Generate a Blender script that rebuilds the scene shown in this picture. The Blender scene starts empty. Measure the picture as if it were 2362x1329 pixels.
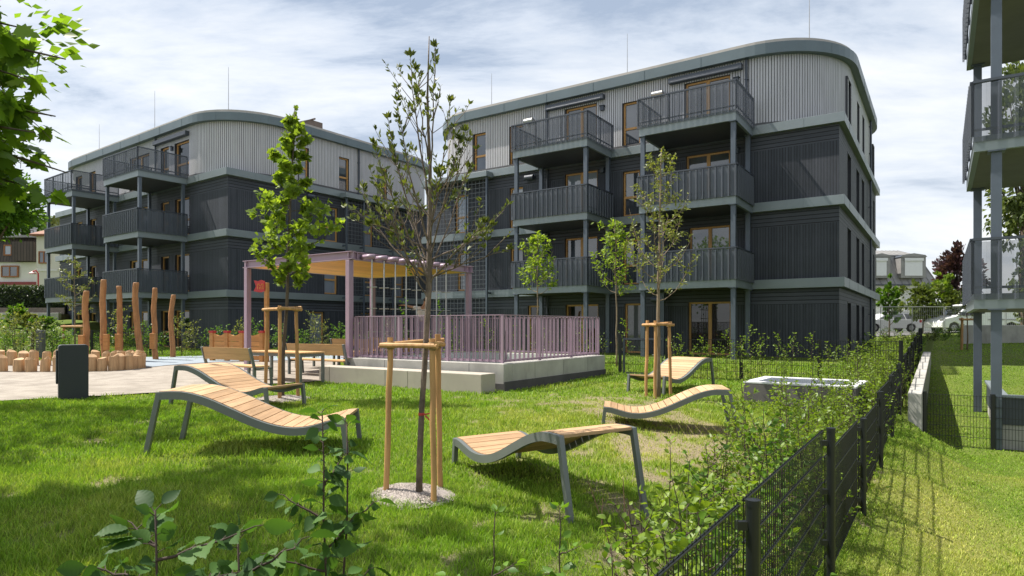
import bpy, math, random
import numpy as np
from mathutils import Vector, Matrix

# ------------------------------------------------------------------ camera, world, sun
S = bpy.context.scene
COL = S.collection
CAM_Z, FPX, CX, HY = 1.5, 1480.0, 1181.0, 752.0      # eye height, focal length and horizon in photo pixels
cam = bpy.data.objects.new('camera', bpy.data.cameras.new('camera'))
COL.objects.link(cam)
cam.location = (0, 0, CAM_Z)
cam.rotation_euler = (math.pi / 2, 0, 0)
cam.data.sensor_width = 36
cam.data.lens = FPX / 2362 * 36
cam.data.shift_y = (HY - 664.5) / 2362
cam.data.clip_start, cam.data.clip_end = 0.05, 3000
cam.data.dof.use_dof = True
cam.data.dof.focus_distance = 11
cam.data.dof.aperture_fstop = 16
S.camera = cam

SUN_EL, SUN_H = math.radians(57), Vector((-0.945, 0.327)).normalized()
sd = Vector((SUN_H.x * math.cos(SUN_EL), SUN_H.y * math.cos(SUN_EL), math.sin(SUN_EL)))
sun = bpy.data.objects.new('sun', bpy.data.lights.new('sun', 'SUN'))
COL.objects.link(sun)
sun.data.energy = 4.0
sun.data.angle = math.radians(0.7)
sun.data.color = (1.0, 0.94, 0.85)
sun.rotation_euler = sd.to_track_quat('Z', 'Y').to_euler()
sun.location = (0, 0, 40)

W = bpy.data.worlds.new('World')
S.world = W
W.use_nodes = True
nt = W.node_tree
for n in list(nt.nodes): nt.nodes.remove(n)
def wn(t, **k):
    n = nt.nodes.new(t)
    for a, b in k.items(): setattr(n, a, b)
    return n
def wmath(op, a, b=None):
    n = wn('ShaderNodeMath', operation=op)
    for i, q in enumerate((a, b)):
        if q is None: continue
        if isinstance(q, (int, float)): n.inputs[i].default_value = q
        else: nt.links.new(q, n.inputs[i])
    return n.outputs[0]
sky = wn('ShaderNodeTexSky', sky_type='NISHITA', sun_disc=False)
sky.sun_elevation = SUN_EL
sky.sun_rotation = math.atan2(SUN_H.x, SUN_H.y)
tc = wn('ShaderNodeTexCoord')
sep = wn('ShaderNodeSeparateXYZ'); nt.links.new(tc.outputs['Generated'], sep.inputs[0])
zz = wmath('ADD', wmath('MAXIMUM', sep.outputs[2], 0.0), 0.22)
px_, py_ = wmath('DIVIDE', sep.outputs[0], zz), wmath('DIVIDE', sep.outputs[1], zz)
cmb = wn('ShaderNodeCombineXYZ'); nt.links.new(px_, cmb.inputs[0]); nt.links.new(py_, cmb.inputs[1])
mp = wn('ShaderNodeMapping'); mp.inputs['Rotation'].default_value = (0, 0, 0.45); mp.inputs['Scale'].default_value = (0.75, 1.7, 1)
mp.inputs['Location'].default_value = (3.1, 1.7, 0)
nt.links.new(cmb.outputs[0], mp.inputs[0])
n1 = wn('ShaderNodeTexNoise'); n1.inputs['Scale'].default_value = 1.05; n1.inputs['Detail'].default_value = 9; n1.inputs['Roughness'].default_value = 0.62
n1.inputs['Distortion'].default_value = 0.35
nt.links.new(mp.outputs[0], n1.inputs['Vector'])
rp = wn('ShaderNodeValToRGB')
rp.color_ramp.elements[0].position, rp.color_ramp.elements[0].color = 0.40, (1.35, 1.62, 2.05, 1)
rp.color_ramp.elements[1].position, rp.color_ramp.elements[1].color = 0.63, (3.2, 3.26, 3.36, 1)
e = rp.color_ramp.elements.new(0.47); e.color = (2.2, 2.42, 2.75, 1)
e = rp.color_ramp.elements.new(0.545); e.color = (2.75, 2.88, 3.05, 1)
nt.links.new(n1.outputs[0], rp.inputs[0])
# white towards the horizon, where the cloud sheet is seen edge-on
hz = wn('ShaderNodeMapRange'); hz.inputs[1].default_value, hz.inputs[2].default_value, hz.inputs[3].default_value, hz.inputs[4].default_value = 0.02, 0.32, 0.62, 0.0
nt.links.new(sep.outputs[2], hz.inputs[0])
mh = wn('ShaderNodeMixRGB'); nt.links.new(hz.outputs[0], mh.inputs[0]); nt.links.new(rp.outputs[0], mh.inputs[1]); mh.inputs[2].default_value = (3.1, 3.14, 3.2, 1)
ms = wn('ShaderNodeMixRGB'); ms.inputs[0].default_value = 0.94
nt.links.new(sky.outputs[0], ms.inputs[1]); nt.links.new(mh.outputs[0], ms.inputs[2])
bg = wn('ShaderNodeBackground'); bg.inputs[1].default_value = 0.14
nt.links.new(ms.outputs[0], bg.inputs[0])
wo = wn('ShaderNodeOutputWorld'); nt.links.new(bg.outputs[0], wo.inputs[0])

S.view_settings.view_transform = 'Standard'
S.view_settings.look = 'None'
S.view_settings.gamma = 1
S.view_settings.exposure = 1.2
S.cycles.max_bounces = 6
S.cycles.transparent_max_bounces = 24
S.cycles.caustics_reflective = False
S.cycles.caustics_refractive = False

# ------------------------------------------------------------------ helpers
R = random.Random(7)
NR = np.random.default_rng(11)
def up(f, *a): return R.uniform(f, *a)

class MB:
    def __init__(s): s.v, s.f, s.m = [], [], []
    def poly(s, pts, mi=0):
        k = len(s.v); s.v += [tuple(p) for p in pts]; s.f.append(tuple(range(k, k + len(pts)))); s.m.append(mi)
    def add(s, vs, fs, mi=0):
        k = len(s.v); s.v += [tuple(p) for p in vs]
        for f in fs: s.f.append(tuple(i + k for i in f)); s.m.append(mi)
    def box(s, x0, x1, y0, y1, z0, z1, mi=0):
        s.add([(x, y, z) for z in (z0, z1) for y in (y0, y1) for x in (x0, x1)],
              [(0, 2, 3, 1), (4, 5, 7, 6), (0, 1, 5, 4), (2, 6, 7, 3), (0, 4, 6, 2), (1, 3, 7, 5)], mi)
    def bar(s, p, q, w, h, mi=0, upv=(0, 0, 1)):
        p, q = Vector(p), Vector(q); d = (q - p).normalized(); u = Vector(upv)
        if abs(d.dot(u)) > 0.98: u = Vector((1, 0, 0))
        a = d.cross(u).normalized() * (w / 2); b = a.cross(d).normalized() * (h / 2)
        s.add([p - a - b, p + a - b, p + a + b, p - a + b, q - a - b, q + a - b, q + a + b, q - a + b],
              [(0, 1, 2, 3), (7, 6, 5, 4), (0, 4, 5, 1), (1, 5, 6, 2), (2, 6, 7, 3), (3, 7, 4, 0)], mi)
    def tube(s, pts, r, n=8, mi=0, cap=True, wob=0.0):
        pts = [Vector(p) for p in pts]; m = len(pts)
        rs = [r] * m if isinstance(r, (int, float)) else list(r)
        k = len(s.v); a = None
        for i, p in enumerate(pts):
            d = (pts[min(i + 1, m - 1)] - pts[max(i - 1, 0)])
            d = d.normalized() if d.length > 1e-9 else Vector((0, 0, 1))
            if a is None:
                a = d.orthogonal().normalized()
            else:
                a = (a - d * a.dot(d)); a = a.normalized() if a.length > 1e-6 else d.orthogonal().normalized()
            b = d.cross(a)
            for j in range(n):
                t = 2 * math.pi * j / n
                rr = rs[i] * (1 + (R.uniform(-wob, wob) if wob else 0))
                s.v.append(tuple(p + (a * math.cos(t) + b * math.sin(t)) * rr))
        for i in range(m - 1):
            for j in range(n):
                j2 = (j + 1) % n
                s.f.append((k + i * n + j, k + i * n + j2, k + (i + 1) * n + j2, k + (i + 1) * n + j)); s.m.append(mi)
        if cap:
            s.f.append(tuple(k + j for j in reversed(range(n)))); s.m.append(mi)
            s.f.append(tuple(k + (m - 1) * n + j for j in range(n))); s.m.append(mi)
    def extr(s, poly, vec, mi=0, mi2=None):
        n = len(poly); vec = Vector(vec); a = [Vector(p) for p in poly]; k = len(s.v)
        s.v += [tuple(p) for p in a] + [tuple(p + vec) for p in a]
        s.f.append(tuple(k + i for i in range(n))); s.m.append(mi)
        s.f.append(tuple(k + n + i for i in reversed(range(n)))); s.m.append(mi)
        for i in range(n):
            j = (i + 1) % n
            s.f.append((k + i, k + n + i, k + n + j, k + j)); s.m.append(mi if mi2 is None else mi2)
    def lathe(s, prof, c=(0, 0, 0), n=16, mi=0, axis='z'):
        k = len(s.v)
        for r, z in prof:
            for j in range(n):
                t = 2 * math.pi * j / n; x, y = r * math.cos(t), r * math.sin(t)
                p = (x, y, z) if axis == 'z' else ((x, z, y) if axis == 'y' else (z, x, y))
                s.v.append((c[0] + p[0], c[1] + p[1], c[2] + p[2]))
        for i in range(len(prof) - 1):
            for j in range(n):
                j2 = (j + 1) % n
                s.f.append((k + i * n + j, k + i * n + j2, k + (i + 1) * n + j2, k + (i + 1) * n + j)); s.m.append(mi)
    def ball(s, c, r, n=8, mi=0, sq=(1, 1, 1)):
        pr = [(r * math.sin(math.pi * i / n), -r * math.cos(math.pi * i / n)) for i in range(n + 1)]
        k = len(s.v); s.lathe([(max(a, 1e-4), b) for a, b in pr], (0, 0, 0), 2 * n, mi)
        for i in range(k, len(s.v)):
            x, y, z = s.v[i]; s.v[i] = (c[0] + x * sq[0], c[1] + y * sq[1], c[2] + z * sq[2])
    def build(s, name, mats, parent=None, smooth=False, bevel=0, loc=None, rz=None):
        me = bpy.data.meshes.new(name); me.from_pydata(s.v, [], s.f)
        mats = mats if isinstance(mats, (list, tuple)) else [mats]
        for m in mats: me.materials.append(m)
        if len(mats) > 1: me.polygons.foreach_set('material_index', s.m)
        if smooth: me.polygons.foreach_set('use_smooth', [True] * len(me.polygons))
        me.update()
        return link(name, me, parent, bevel, loc, rz)

def link(name, me, parent=None, bevel=0, loc=None, rz=None):
    o = bpy.data.objects.new(name, me); COL.objects.link(o)
    if parent is not None: o.parent = parent
    if loc is not None: o.location = loc
    if rz is not None: o.rotation_euler = (0, 0, rz)
    if bevel:
        b = o.modifiers.new('bevel', 'BEVEL'); b.width = bevel; b.segments = 2; b.limit_method = 'ANGLE'; b.angle_limit = 0.7
        b.harden_normals = False
    return o
def np_mesh(name, V, F, mat, parent=None, attrs=None, smooth=False, loc=None):
    """V (n,3), F (m,k) all faces of one size"""
    me = bpy.data.meshes.new(name); V = np.ascontiguousarray(V, dtype=np.float32); F = np.ascontiguousarray(F, dtype=np.int32)
    me.vertices.add(len(V)); me.vertices.foreach_set('co', V.ravel())
    m, k = F.shape
    me.loops.add(m * k); me.loops.foreach_set('vertex_index', F.ravel())
    me.polygons.add(m); me.polygons.foreach_set('loop_start', np.arange(0, m * k, k, dtype=np.int32))
    if smooth: me.polygons.foreach_set('use_smooth', np.ones(m, dtype=bool))
    me.update(calc_edges=True)
    for an, (ty, data) in (attrs or {}).items():
        at = me.attributes.new(an, ty, 'POINT')
        at.data.foreach_set('value' if ty == 'FLOAT' else 'color', np.ascontiguousarray(data, dtype=np.float32).ravel())
    me.materials.append(mat)
    return link(name, me, parent, 0, loc)
def thing(name, label, cat, loc=(0, 0, 0), rz=0, group=None):
    o = bpy.data.objects.new(name, None); COL.objects.link(o)
    o.empty_display_size = 0.2
    o.location = loc; o.rotation_euler = (0, 0, rz)
    return tag(o, label, cat, group)
def tag(o, label, cat, group=None, kind=None):
    o['label'] = label; o['category'] = cat
    if group: o['group'] = group
    if kind: o['kind'] = kind
    return o
def struct(o, label=None):
    o['kind'] = 'structure'
    if label: o['label'] = label
    return o
def dup(root, loc, rz=0, label=None, scale=1.0):
    r = root.copy(); COL.objects.link(r); r.location = loc; r.rotation_euler = (0, 0, rz); r.scale = (scale,) * 3
    if label: r['label'] = label
    for ch in list(root.children):
        c = ch.copy(); COL.objects.link(c); c.parent = r
        for g in ch.children:
            d = g.copy(); COL.objects.link(d); d.parent = c
    return r

# ------------------------------------------------------------------ materials
def nodes(name):
    m = bpy.data.materials.new(name); m.use_nodes = True
    t = m.node_tree; b = t.nodes['Principled BSDF']
    return m, t, b
def N(t, ty, **k):
    n = t.nodes.new(ty)
    for a, b in k.items(): setattr(n, a, b)
    return n
def M_(t, op, a, b=None, c=None):
    n = N(t, 'ShaderNodeMath', operation=op)
    for i, q in enumerate((a, b, c)):
        if q is None: continue
        if isinstance(q, (int, float)): n.inputs[i].default_value = q
        else: t.links.new(q, n.inputs[i])
    return n.outputs[0]
def mixc(t, fac, a, b, mode='MIX'):
    n = N(t, 'ShaderNodeMixRGB', blend_type=mode)
    for i, q in enumerate((fac, a, b)):
        if isinstance(q, (int, float)): n.inputs[i].default_value = q
        elif isinstance(q, tuple): n.inputs[i].default_value = q if len(q) == 4 else (*q, 1)
        else: t.links.new(q, n.inputs[i])
    return n.outputs[0]
def noise(t, vec, scale, detail=4, rough=0.55, stretch=None):
    if stretch:
        mpn = N(t, 'ShaderNodeMapping'); mpn.inputs['Scale'].default_value = stretch; t.links.new(vec, mpn.inputs[0]); vec = mpn.outputs[0]
    n = N(t, 'ShaderNodeTexNoise'); n.inputs['Scale'].default_value = scale; n.inputs['Detail'].default_value = detail; n.inputs['Roughness'].default_value = rough
    t.links.new(vec, n.inputs['Vector']); return n.outputs[0]
def mrange(t, v, a, b, c, d):
    n = N(t, 'ShaderNodeMapRange'); t.links.new(v, n.inputs[0])
    for i, q in enumerate((a, b, c, d)): n.inputs[i + 1].default_value = q
    return n.outputs[0]
def bump(t, b, h, strength=0.3, dist=0.01):
    n = N(t, 'ShaderNodeBump'); n.inputs['Strength'].default_value = strength; n.inputs['Distance'].default_value = dist
    t.links.new(h, n.inputs['Height']); t.links.new(n.outputs[0], b.inputs['Normal'])
def sc(c, k): return tuple(x * k for x in c[:3])
def pm(name, col, rough=0.6, var=0.18, scale=4, metal=0.0, bmp=0.0, stretch=None, spec=0.5, island=0.0, bscale=None):
    m, t, b = nodes(name)
    tcn = N(t, 'ShaderNodeTexCoord').outputs['Object']
    f = noise(t, tcn, scale, 5, 0.6, stretch)
    c = mixc(t, mrange(t, f, 0.3, 0.7, 0, 1), sc(col, 1 - var), sc(col, 1 + var))
    if island:
        g = N(t, 'ShaderNodeNewGeometry')
        c = mixc(t, 1.0, c, mixc(t, g.outputs['Random Per Island'], (1 - island,) * 3, (1 + island, 1 + island * 0.95, 1 + island * 0.85)), 'MULTIPLY')
    t.links.new(c, b.inputs['Base Color'])
    b.inputs['Roughness'].default_value = rough; b.inputs['Metallic'].default_value = metal
    b.inputs['Specular IOR Level'].default_value = spec
    if bmp: bump(t, b, noise(t, tcn, bscale or scale * 6, 4, 0.6, stretch), bmp)
    return m
def leafmat(name, col, back=None, var=0.35, trans=0.4, rough=0.45, hue=(1.25, 1.05, 0.7)):
    m, t, b = nodes(name)
    g = N(t, 'ShaderNodeNewGeometry').outputs['Random Per Island']
    c = mixc(t, g, sc(col, 1 - var), tuple(col[i] * (1 + var) * hue[i] for i in range(3)))
    t.links.new(c, b.inputs['Base Color']); b.inputs['Roughness'].default_value = rough; b.inputs['Specular IOR Level'].default_value = 0.35
    tr = N(t, 'ShaderNodeBsdfTranslucent'); t.links.new(mixc(t, 1.0, c, (1.5, 1.45, 0.6), 'MULTIPLY'), tr.inputs[0])
    mx = N(t, 'ShaderNodeMixShader'); mx.inputs[0].default_value = trans
    t.links.new(b.outputs[0], mx.inputs[1]); t.links.new(tr.outputs[0], mx.inputs[2])
    t.links.new(mx.outputs[0], t.nodes['Material Output'].inputs[0])
    return m

def siding(name, col, horiz=False, pitch=0.105):
    m, t, b = nodes(name)
    tco = N(t, 'ShaderNodeTexCoord')
    sp = N(t, 'ShaderNodeSeparateXYZ'); t.links.new(tco.outputs['Object'], sp.inputs[0])
    sn = N(t, 'ShaderNodeSeparateXYZ'); t.links.new(tco.outputs['Normal'], sn.inputs[0])
    side = M_(t, 'GREATER_THAN', M_(t, 'ABSOLUTE', sn.outputs[0]), 0.5)
    along = M_(t, 'ADD', M_(t, 'MULTIPLY', sp.outputs[1], side), M_(t, 'MULTIPLY', sp.outputs[0], M_(t, 'SUBTRACT', 1.0, side)))
    c0 = sp.outputs[2] if horiz else along
    q = M_(t, 'DIVIDE', c0, pitch)
    fr = M_(t, 'FRACT', q); fl = M_(t, 'FLOOR', q)
    wh = N(t, 'ShaderNodeTexWhiteNoise', noise_dimensions='1D'); t.links.new(fl, wh.inputs['W'])
    cv = N(t, 'ShaderNodeCombineXYZ')
    t.links.new(M_(t, 'MULTIPLY', along, 1.0 if horiz else 14.0), cv.inputs[0]); t.links.new(M_(t, 'MULTIPLY', sp.outputs[2], 14.0 if horiz else 1.0), cv.inputs[1])
    t.links.new(M_(t, 'MULTIPLY', wh.outputs[0], 30.0), cv.inputs[2])
    g = noise(t, cv.outputs[0], 1.6, 6, 0.65)
    big = noise(t, tco.outputs['Object'], 0.5, 3)
    v = M_(t, 'ADD', M_(t, 'MULTIPLY', wh.outputs[0], 0.30), M_(t, 'ADD', M_(t, 'MULTIPLY', g, 0.75), M_(t, 'MULTIPLY', big, 0.65)))
    c = mixc(t, mrange(t, v, 0.45, 1.25, 0, 1), sc(col, 0.6), (col[0] * 1.6, col[1] * 1.5, col[2] * 1.45))
    groove = M_(t, 'LESS_THAN', fr, 0.2 if horiz else 0.16)
    c = mixc(t, M_(t, 'MULTIPLY', groove, 0.92), c, sc(col, 0.12))
    # small weathered knots
    k = noise(t, tco.outputs['Object'], 9.0, 2, 0.5)
    c = mixc(t, mrange(t, k, 0.74, 0.80, 0, 0.5), c, (0.16, 0.15, 0.145))
    t.links.new(c, b.inputs['Base Color']); b.inputs['Roughness'].default_value = 0.62; b.inputs['Specular IOR Level'].default_value = 0.35
    h = M_(t, 'ADD', M_(t, 'MULTIPLY', M_(t, 'SUBTRACT', 1.0, groove), 1.0), M_(t, 'MULTIPLY', g, 0.3))
    bump(t, b, h, 0.6, 0.012)
    return m
def woodmat(name, col, grain_axis=1, var=0.22, island=0.18, rough=0.6, k=22.0):
    m, t, b = nodes(name)
    tcn = N(t, 'ShaderNodeTexCoord').outputs['Object']
    st = [k, k, k]; st[grain_axis] = 1.6
    g = noise(t, tcn, 1.0, 7, 0.65, tuple(st))
    g2 = noise(t, tcn, 3.0, 3, 0.5)
    v = M_(t, 'ADD', M_(t, 'MULTIPLY', g, 0.8), M_(t, 'MULTIPLY', g2, 0.2))
    c = mixc(t, mrange(t, v, 0.32, 0.68, 0, 1), sc(col, 1 - var), sc(col, 1 + var))
    if island:
        ge = N(t, 'ShaderNodeNewGeometry').outputs['Random Per Island']
        c = mixc(t, 1.0, c, mixc(t, ge, (1 - island, 1 - island * 1.1, 1 - island * 1.25), (1 + island * 0.7,) * 3), 'MULTIPLY')
    t.links.new(c, b.inputs['Base Color']); b.inputs['Roughness'].default_value = rough; b.inputs['Specular IOR Level'].default_value = 0.3
    bump(t, b, g, 0.25, 0.004)
    return m
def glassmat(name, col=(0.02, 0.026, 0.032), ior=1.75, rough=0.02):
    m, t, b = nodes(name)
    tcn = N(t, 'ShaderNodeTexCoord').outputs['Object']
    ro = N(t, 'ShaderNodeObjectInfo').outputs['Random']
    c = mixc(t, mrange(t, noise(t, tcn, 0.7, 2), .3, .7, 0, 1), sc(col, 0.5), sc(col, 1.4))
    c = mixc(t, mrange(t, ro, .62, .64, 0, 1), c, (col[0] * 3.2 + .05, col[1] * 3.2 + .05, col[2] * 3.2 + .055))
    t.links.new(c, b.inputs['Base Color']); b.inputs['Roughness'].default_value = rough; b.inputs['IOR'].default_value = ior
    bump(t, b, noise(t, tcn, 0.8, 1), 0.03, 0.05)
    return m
def perforated(name, col, alpha):
    m, t, b = nodes(name)
    b.inputs['Base Color'].default_value = (*col, 1); b.inputs['Roughness'].default_value = 0.5
    tr = N(t, 'ShaderNodeBsdfTransparent'); mx = N(t, 'ShaderNodeMixShader'); mx.inputs[0].default_value = alpha
    t.links.new(tr.outputs[0], mx.inputs[1]); t.links.new(b.outputs[0], mx.inputs[2]); t.links.new(mx.outputs[0], t.nodes['Material Output'].inputs[0])
    return m
def concrete(name, col, var=0.16, stain=0.3):
    m, t, b = nodes(name)
    tcn = N(t, 'ShaderNodeTexCoord').outputs['Object']
    f = noise(t, tcn, 1.3, 7, 0.65); f2 = noise(t, tcn, 2.0, 4, 0.6, (1.0, 1.0, 0.35)); f3 = noise(t, tcn, 60, 2)
    c = mixc(t, mrange(t, f, 0.3, 0.7, 0, 1), sc(col, 1 - var), sc(col, 1 + var))
    c = mixc(t, mrange(t, f2, 0.55, 0.75, 0, stain), c, sc(col, 0.55))
    c = mixc(t, mrange(t, f3, 0.62, 0.7, 0, 0.35), c, sc(col, 0.45))
    t.links.new(c, b.inputs['Base Color']); b.inputs['Roughness'].default_value = 0.85; b.inputs['Specular IOR Level'].default_value = 0.25
    bump(t, b, f3, 0.25, 0.004)
    return m

DK = siding('charred_boards_vertical', (0.045, 0.053, 0.069))
DKH = siding('charred_boards_horizontal', (0.052, 0.060, 0.077), True, 0.155)
BAND = pm('zinc_green_sheet', (0.205, 0.24, 0.256), 0.42, 0.08, 1.2, 0.25)
BAND_D = pm('zinc_fascia_sheet', (0.115, 0.15, 0.165), 0.42, 0.08, 1.2, 0.25)
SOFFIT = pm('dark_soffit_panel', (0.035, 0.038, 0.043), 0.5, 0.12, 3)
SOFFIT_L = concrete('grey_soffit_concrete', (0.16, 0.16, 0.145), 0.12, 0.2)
POST = pm('blue_grey_steel_paint', (0.085, 0.105, 0.135), 0.42, 0.08, 3, 0.2)
RAILM = pm('dark_grey_rail_paint', (0.052, 0.062, 0.08), 0.45, 0.1, 3, 0.2)
PERF = perforated('perforated_dark_sheet', (0.066, 0.078, 0.10), 0.88)
PERF2 = perforated('perforated_dark_sheet_open', (0.07, 0.082, 0.105), 0.60)
LIGHTC = pm('light_grey_boards', (0.46, 0.457, 0.485), 0.6, 0.10, 1.0, 0, 0.1, (8, 8, 0.6))
GAP = pm('open_joint_dark', (0.085, 0.085, 0.09), 0.8, 0.1)
WOODF = pm('larch_window_frame', (0.50, 0.27, 0.09), 0.5, 0.18, 6, 0, 0.05, (6, 6, 0.6))
REVEAL = pm('dark_reveal_sheet', (0.03, 0.033, 0.04), 0.5, 0.1)
GLASS = glassmat('window_glass', (0.05, 0.06, 0.075), 2.1)
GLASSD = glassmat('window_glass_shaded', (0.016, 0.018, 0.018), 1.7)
ROOFM = pm('pale_roof_edge', (0.42, 0.39, 0.36), 0.8, 0.15, 1)
SOLAR = pm('brown_solar_frame', (0.10, 0.075, 0.06), 0.5, 0.3, 2)
STEEL = pm('bare_metal_vent', (0.42, 0.42, 0.42), 0.35, 0.1, 4, 0.7)
TREL = pm('trellis_wire', (0.17, 0.185, 0.20), 0.45, 0.1, 4, 0.4)
MAUVE = pm('mauve_steel_paint', (0.32, 0.225, 0.295), 0.42, 0.07, 2)
CEILW = woodmat('pine_ceiling_boards', (0.85, 0.47, 0.13), 1, 0.18, 0.12)
CONC = concrete('cast_concrete', (0.38, 0.37, 0.345), 0.22, 0.6)
CONCB = concrete('smooth_bench_concrete', (0.39, 0.352, 0.30), 0.09, 0.25)
CONCW = concrete('bright_concrete', (0.56, 0.57, 0.58), 0.08, 0.1)
CONCD = concrete('dark_bitumen_base', (0.085, 0.08, 0.082), 0.2, 0.3)
LOUNGE = pm('grey_powder_coat', (0.155, 0.17, 0.165), 0.42, 0.08, 3, 0.3)
PLANK = woodmat('larch_planks', (0.47, 0.305, 0.175), 1, 0.26, 0.2)
PLANKX = woodmat('larch_planks_lengthwise', (0.52, 0.32, 0.15), 0, 0.16, 0.14)
STAKE = woodmat('peeled_pine_stake', (0.44, 0.25, 0.105), 2, 0.32, 0.16, 0.65, 16)
ROBIN = woodmat('peeled_robinia_wood', (0.34, 0.165, 0.068), 2, 0.4, 0.12, 0.6, 12)
LOGW = woodmat('sanded_log_wood', (0.45, 0.29, 0.16), 2, 0.3, 0.22, 0.7, 14)
PLAYW = woodmat('orange_play_timber', (0.50, 0.24, 0.085), 0, 0.2, 0.12)
REDP = pm('red_paint', (0.45, 0.03, 0.035), 0.45, 0.08)
YELP = pm('yellow_paint', (0.65, 0.33, 0.06), 0.5, 0.06)
BIN = pm('anthracite_powder_coat', (0.032, 0.038, 0.044), 0.5, 0.1, 40, 0.2, 0.15)
FENCE = pm('black_fence_coating', (0.006, 0.008, 0.009), 0.42, 0.15, 8)
BARK = pm('grey_brown_bark', (0.10, 0.075, 0.055), 0.9, 0.45, 9, 0, 0.8, (1, 1, 0.5))
BARKL = pm('young_light_bark', (0.20, 0.15, 0.10), 0.85, 0.35, 9, 0, 0.5, (1, 1, 0.5))
TWIG = pm('dark_twig_bark', (0.055, 0.035, 0.026), 0.8, 0.3, 12)
ROPE = pm('jute_rope', (0.30, 0.21, 0.11), 0.95, 0.25, 30, 0, 0.5)
WHITEP = pm('white_car_paint', (0.72, 0.73, 0.74), 0.22, 0.03, 1)
TYRE = pm('tyre_rubber', (0.02, 0.02, 0.02), 0.8, 0.2)
RIM = pm('alloy_rim', (0.4, 0.4, 0.42), 0.3, 0.1, 3, 0.8)
CARGL = glassmat('car_glass', (0.015, 0.018, 0.02), 1.6)
L_HORN = leafmat('hornbeam_leaves', (0.075, 0.17, 0.026))
L_HEDGE = leafmat('hedge_leaves', (0.13, 0.225, 0.032), trans=0.42)
L_DARK = leafmat('dark_hornbeam_leaves', (0.040, 0.105, 0.026), trans=0.34, rough=0.62)
L_MAPLE = leafmat('maple_leaves', (0.11, 0.22, 0.03), trans=0.55)
L_BRIGHT = leafmat('bright_green_leaves', (0.15, 0.25, 0.042), trans=0.5, rough=0.6)
L_GREY = leafmat('grey_green_leaves', (0.14, 0.185, 0.07), trans=0.35)
L_OLIVE = leafmat('olive_green_leaves', (0.088, 0.125, 0.042), trans=0.3)
L_FAR = leafmat('far_tree_leaves', (0.085, 0.13, 0.04), trans=0.3)
L_CON = leafmat('dark_hedge_needles', (0.028, 0.055, 0.018), trans=0.15)
L_PURP = leafmat('purple_leaves', (0.062, 0.036, 0.042), trans=0.25, hue=(1.2, 1, 1))

# ------------------------------------------------------------------ directions, terrain
TH = math.radians(33.8)
U = Vector((math.cos(TH), -math.sin(TH), 0)); V_ = Vector((math.sin(TH), math.cos(TH), 0))
F0 = Vector((1.108, 2.95, 0))                     # near post of the boundary fence
def lattice(x, y, seed=0):
    xi, yi = np.floor(x).astype(np.int64), np.floor(y).astype(np.int64)
    fx, fy = x - xi, y - yi; fx, fy = fx * fx * (3 - 2 * fx), fy * fy * (3 - 2 * fy)
    def h(a, b):
        n = (a * 374761393 + b * 668265263 + seed * 144665) & 0x7fffffff
        n = ((n ^ (n >> 13)) * 1274126177) & 0x7fffffff
        return ((n ^ (n >> 16)) & 0xffff) / 65535.0
    return (h(xi, yi) * (1 - fx) + h(xi + 1, yi) * fx) * (1 - fy) + (h(xi, yi + 1) * (1 - fx) + h(xi + 1, yi + 1) * fx) * fy
def fbm(x, y, seed=0, o=4):
    r, a = 0, 0.5
    for i in range(o): r = r + a * lattice(x * 2 ** i, y * 2 ** i, seed + i); a *= 0.5
    return r
def sm(x): x = np.clip(x, 0, 1); return x * x * (3 - 2 * x)
def tw(x, y):
    dx, dy = x - F0.x, y - F0.y
    return dx * V_.x + dy * V_.y, dx * U.x + dy * U.y
def gz(x, y):
    x, y = np.asarray(x, float), np.asarray(y, float)
    t, w = tw(x, y)
    zl = 0.018 * np.clip(y - 9, 0, 16) + np.interp(w, [-8, -6, -4, -2.4], [0.07, 0.06, 0.0, -0.11]) * (1 - sm((y - 10) / 6))
    zl = zl + (fbm(x * 0.9, y * 0.9, 3, 3) - 0.45) * 0.05 * (1 - sm((y - 18) / 10))
    zf = np.interp(t, [0, 1.25, 3.75, 6.2, 8.7, 11.2, 14, 20, 28, 40], [-0.45, -0.58, -0.62, -0.58, -0.5, -0.42, -0.3, -0.02, 0.3, 0.9])
    lo = np.interp(t, [0, 10, 13, 20, 28, 38], [-0.95, -0.95, -0.9, -0.4, 0.45, 1.0])
    s = sm((w + 2.1) / 2.1)
    left = zl * (1 - s) + zf * s
    wid = np.interp(t, [11.2, 12.4], [1.5, 0.1])
    off = np.interp(t, [11.2, 12.4], [0.0, 0.22])
    s2 = sm((w - off) / wid)
    z = np.where(w < 0, left, zf * (1 - s2) + lo * s2)
    far = sm((y - 36) / 14)
    z = z * (1 - far) + np.maximum(z, 1.0) * far
    lf = sm((-22 - x) / 5) * sm((y - 29) / 12)
    z = z + lf * 1.25
    return z
def gz1(x, y): return float(gz(np.array([x]), np.array([y]))[0])
def X(px, d): return (px - CX) / FPX * d
def Z(py, d): return CAM_Z - (py - HY) / FPX * d
def G(px, py):
    """the ground point seen at a measured photo position"""
    z = 0.0
    for i in range(30):
        d = FPX * (CAM_Z - z) / (py - HY); d = min(d, 120); z = 0.5 * z + 0.5 * gz1(X(px, d), d)
    return Vector((X(px, d), d, gz1(X(px, d), d)))
def GP(px, d): return Vector((X(px, d), d, gz1(X(px, d), d)))

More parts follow.
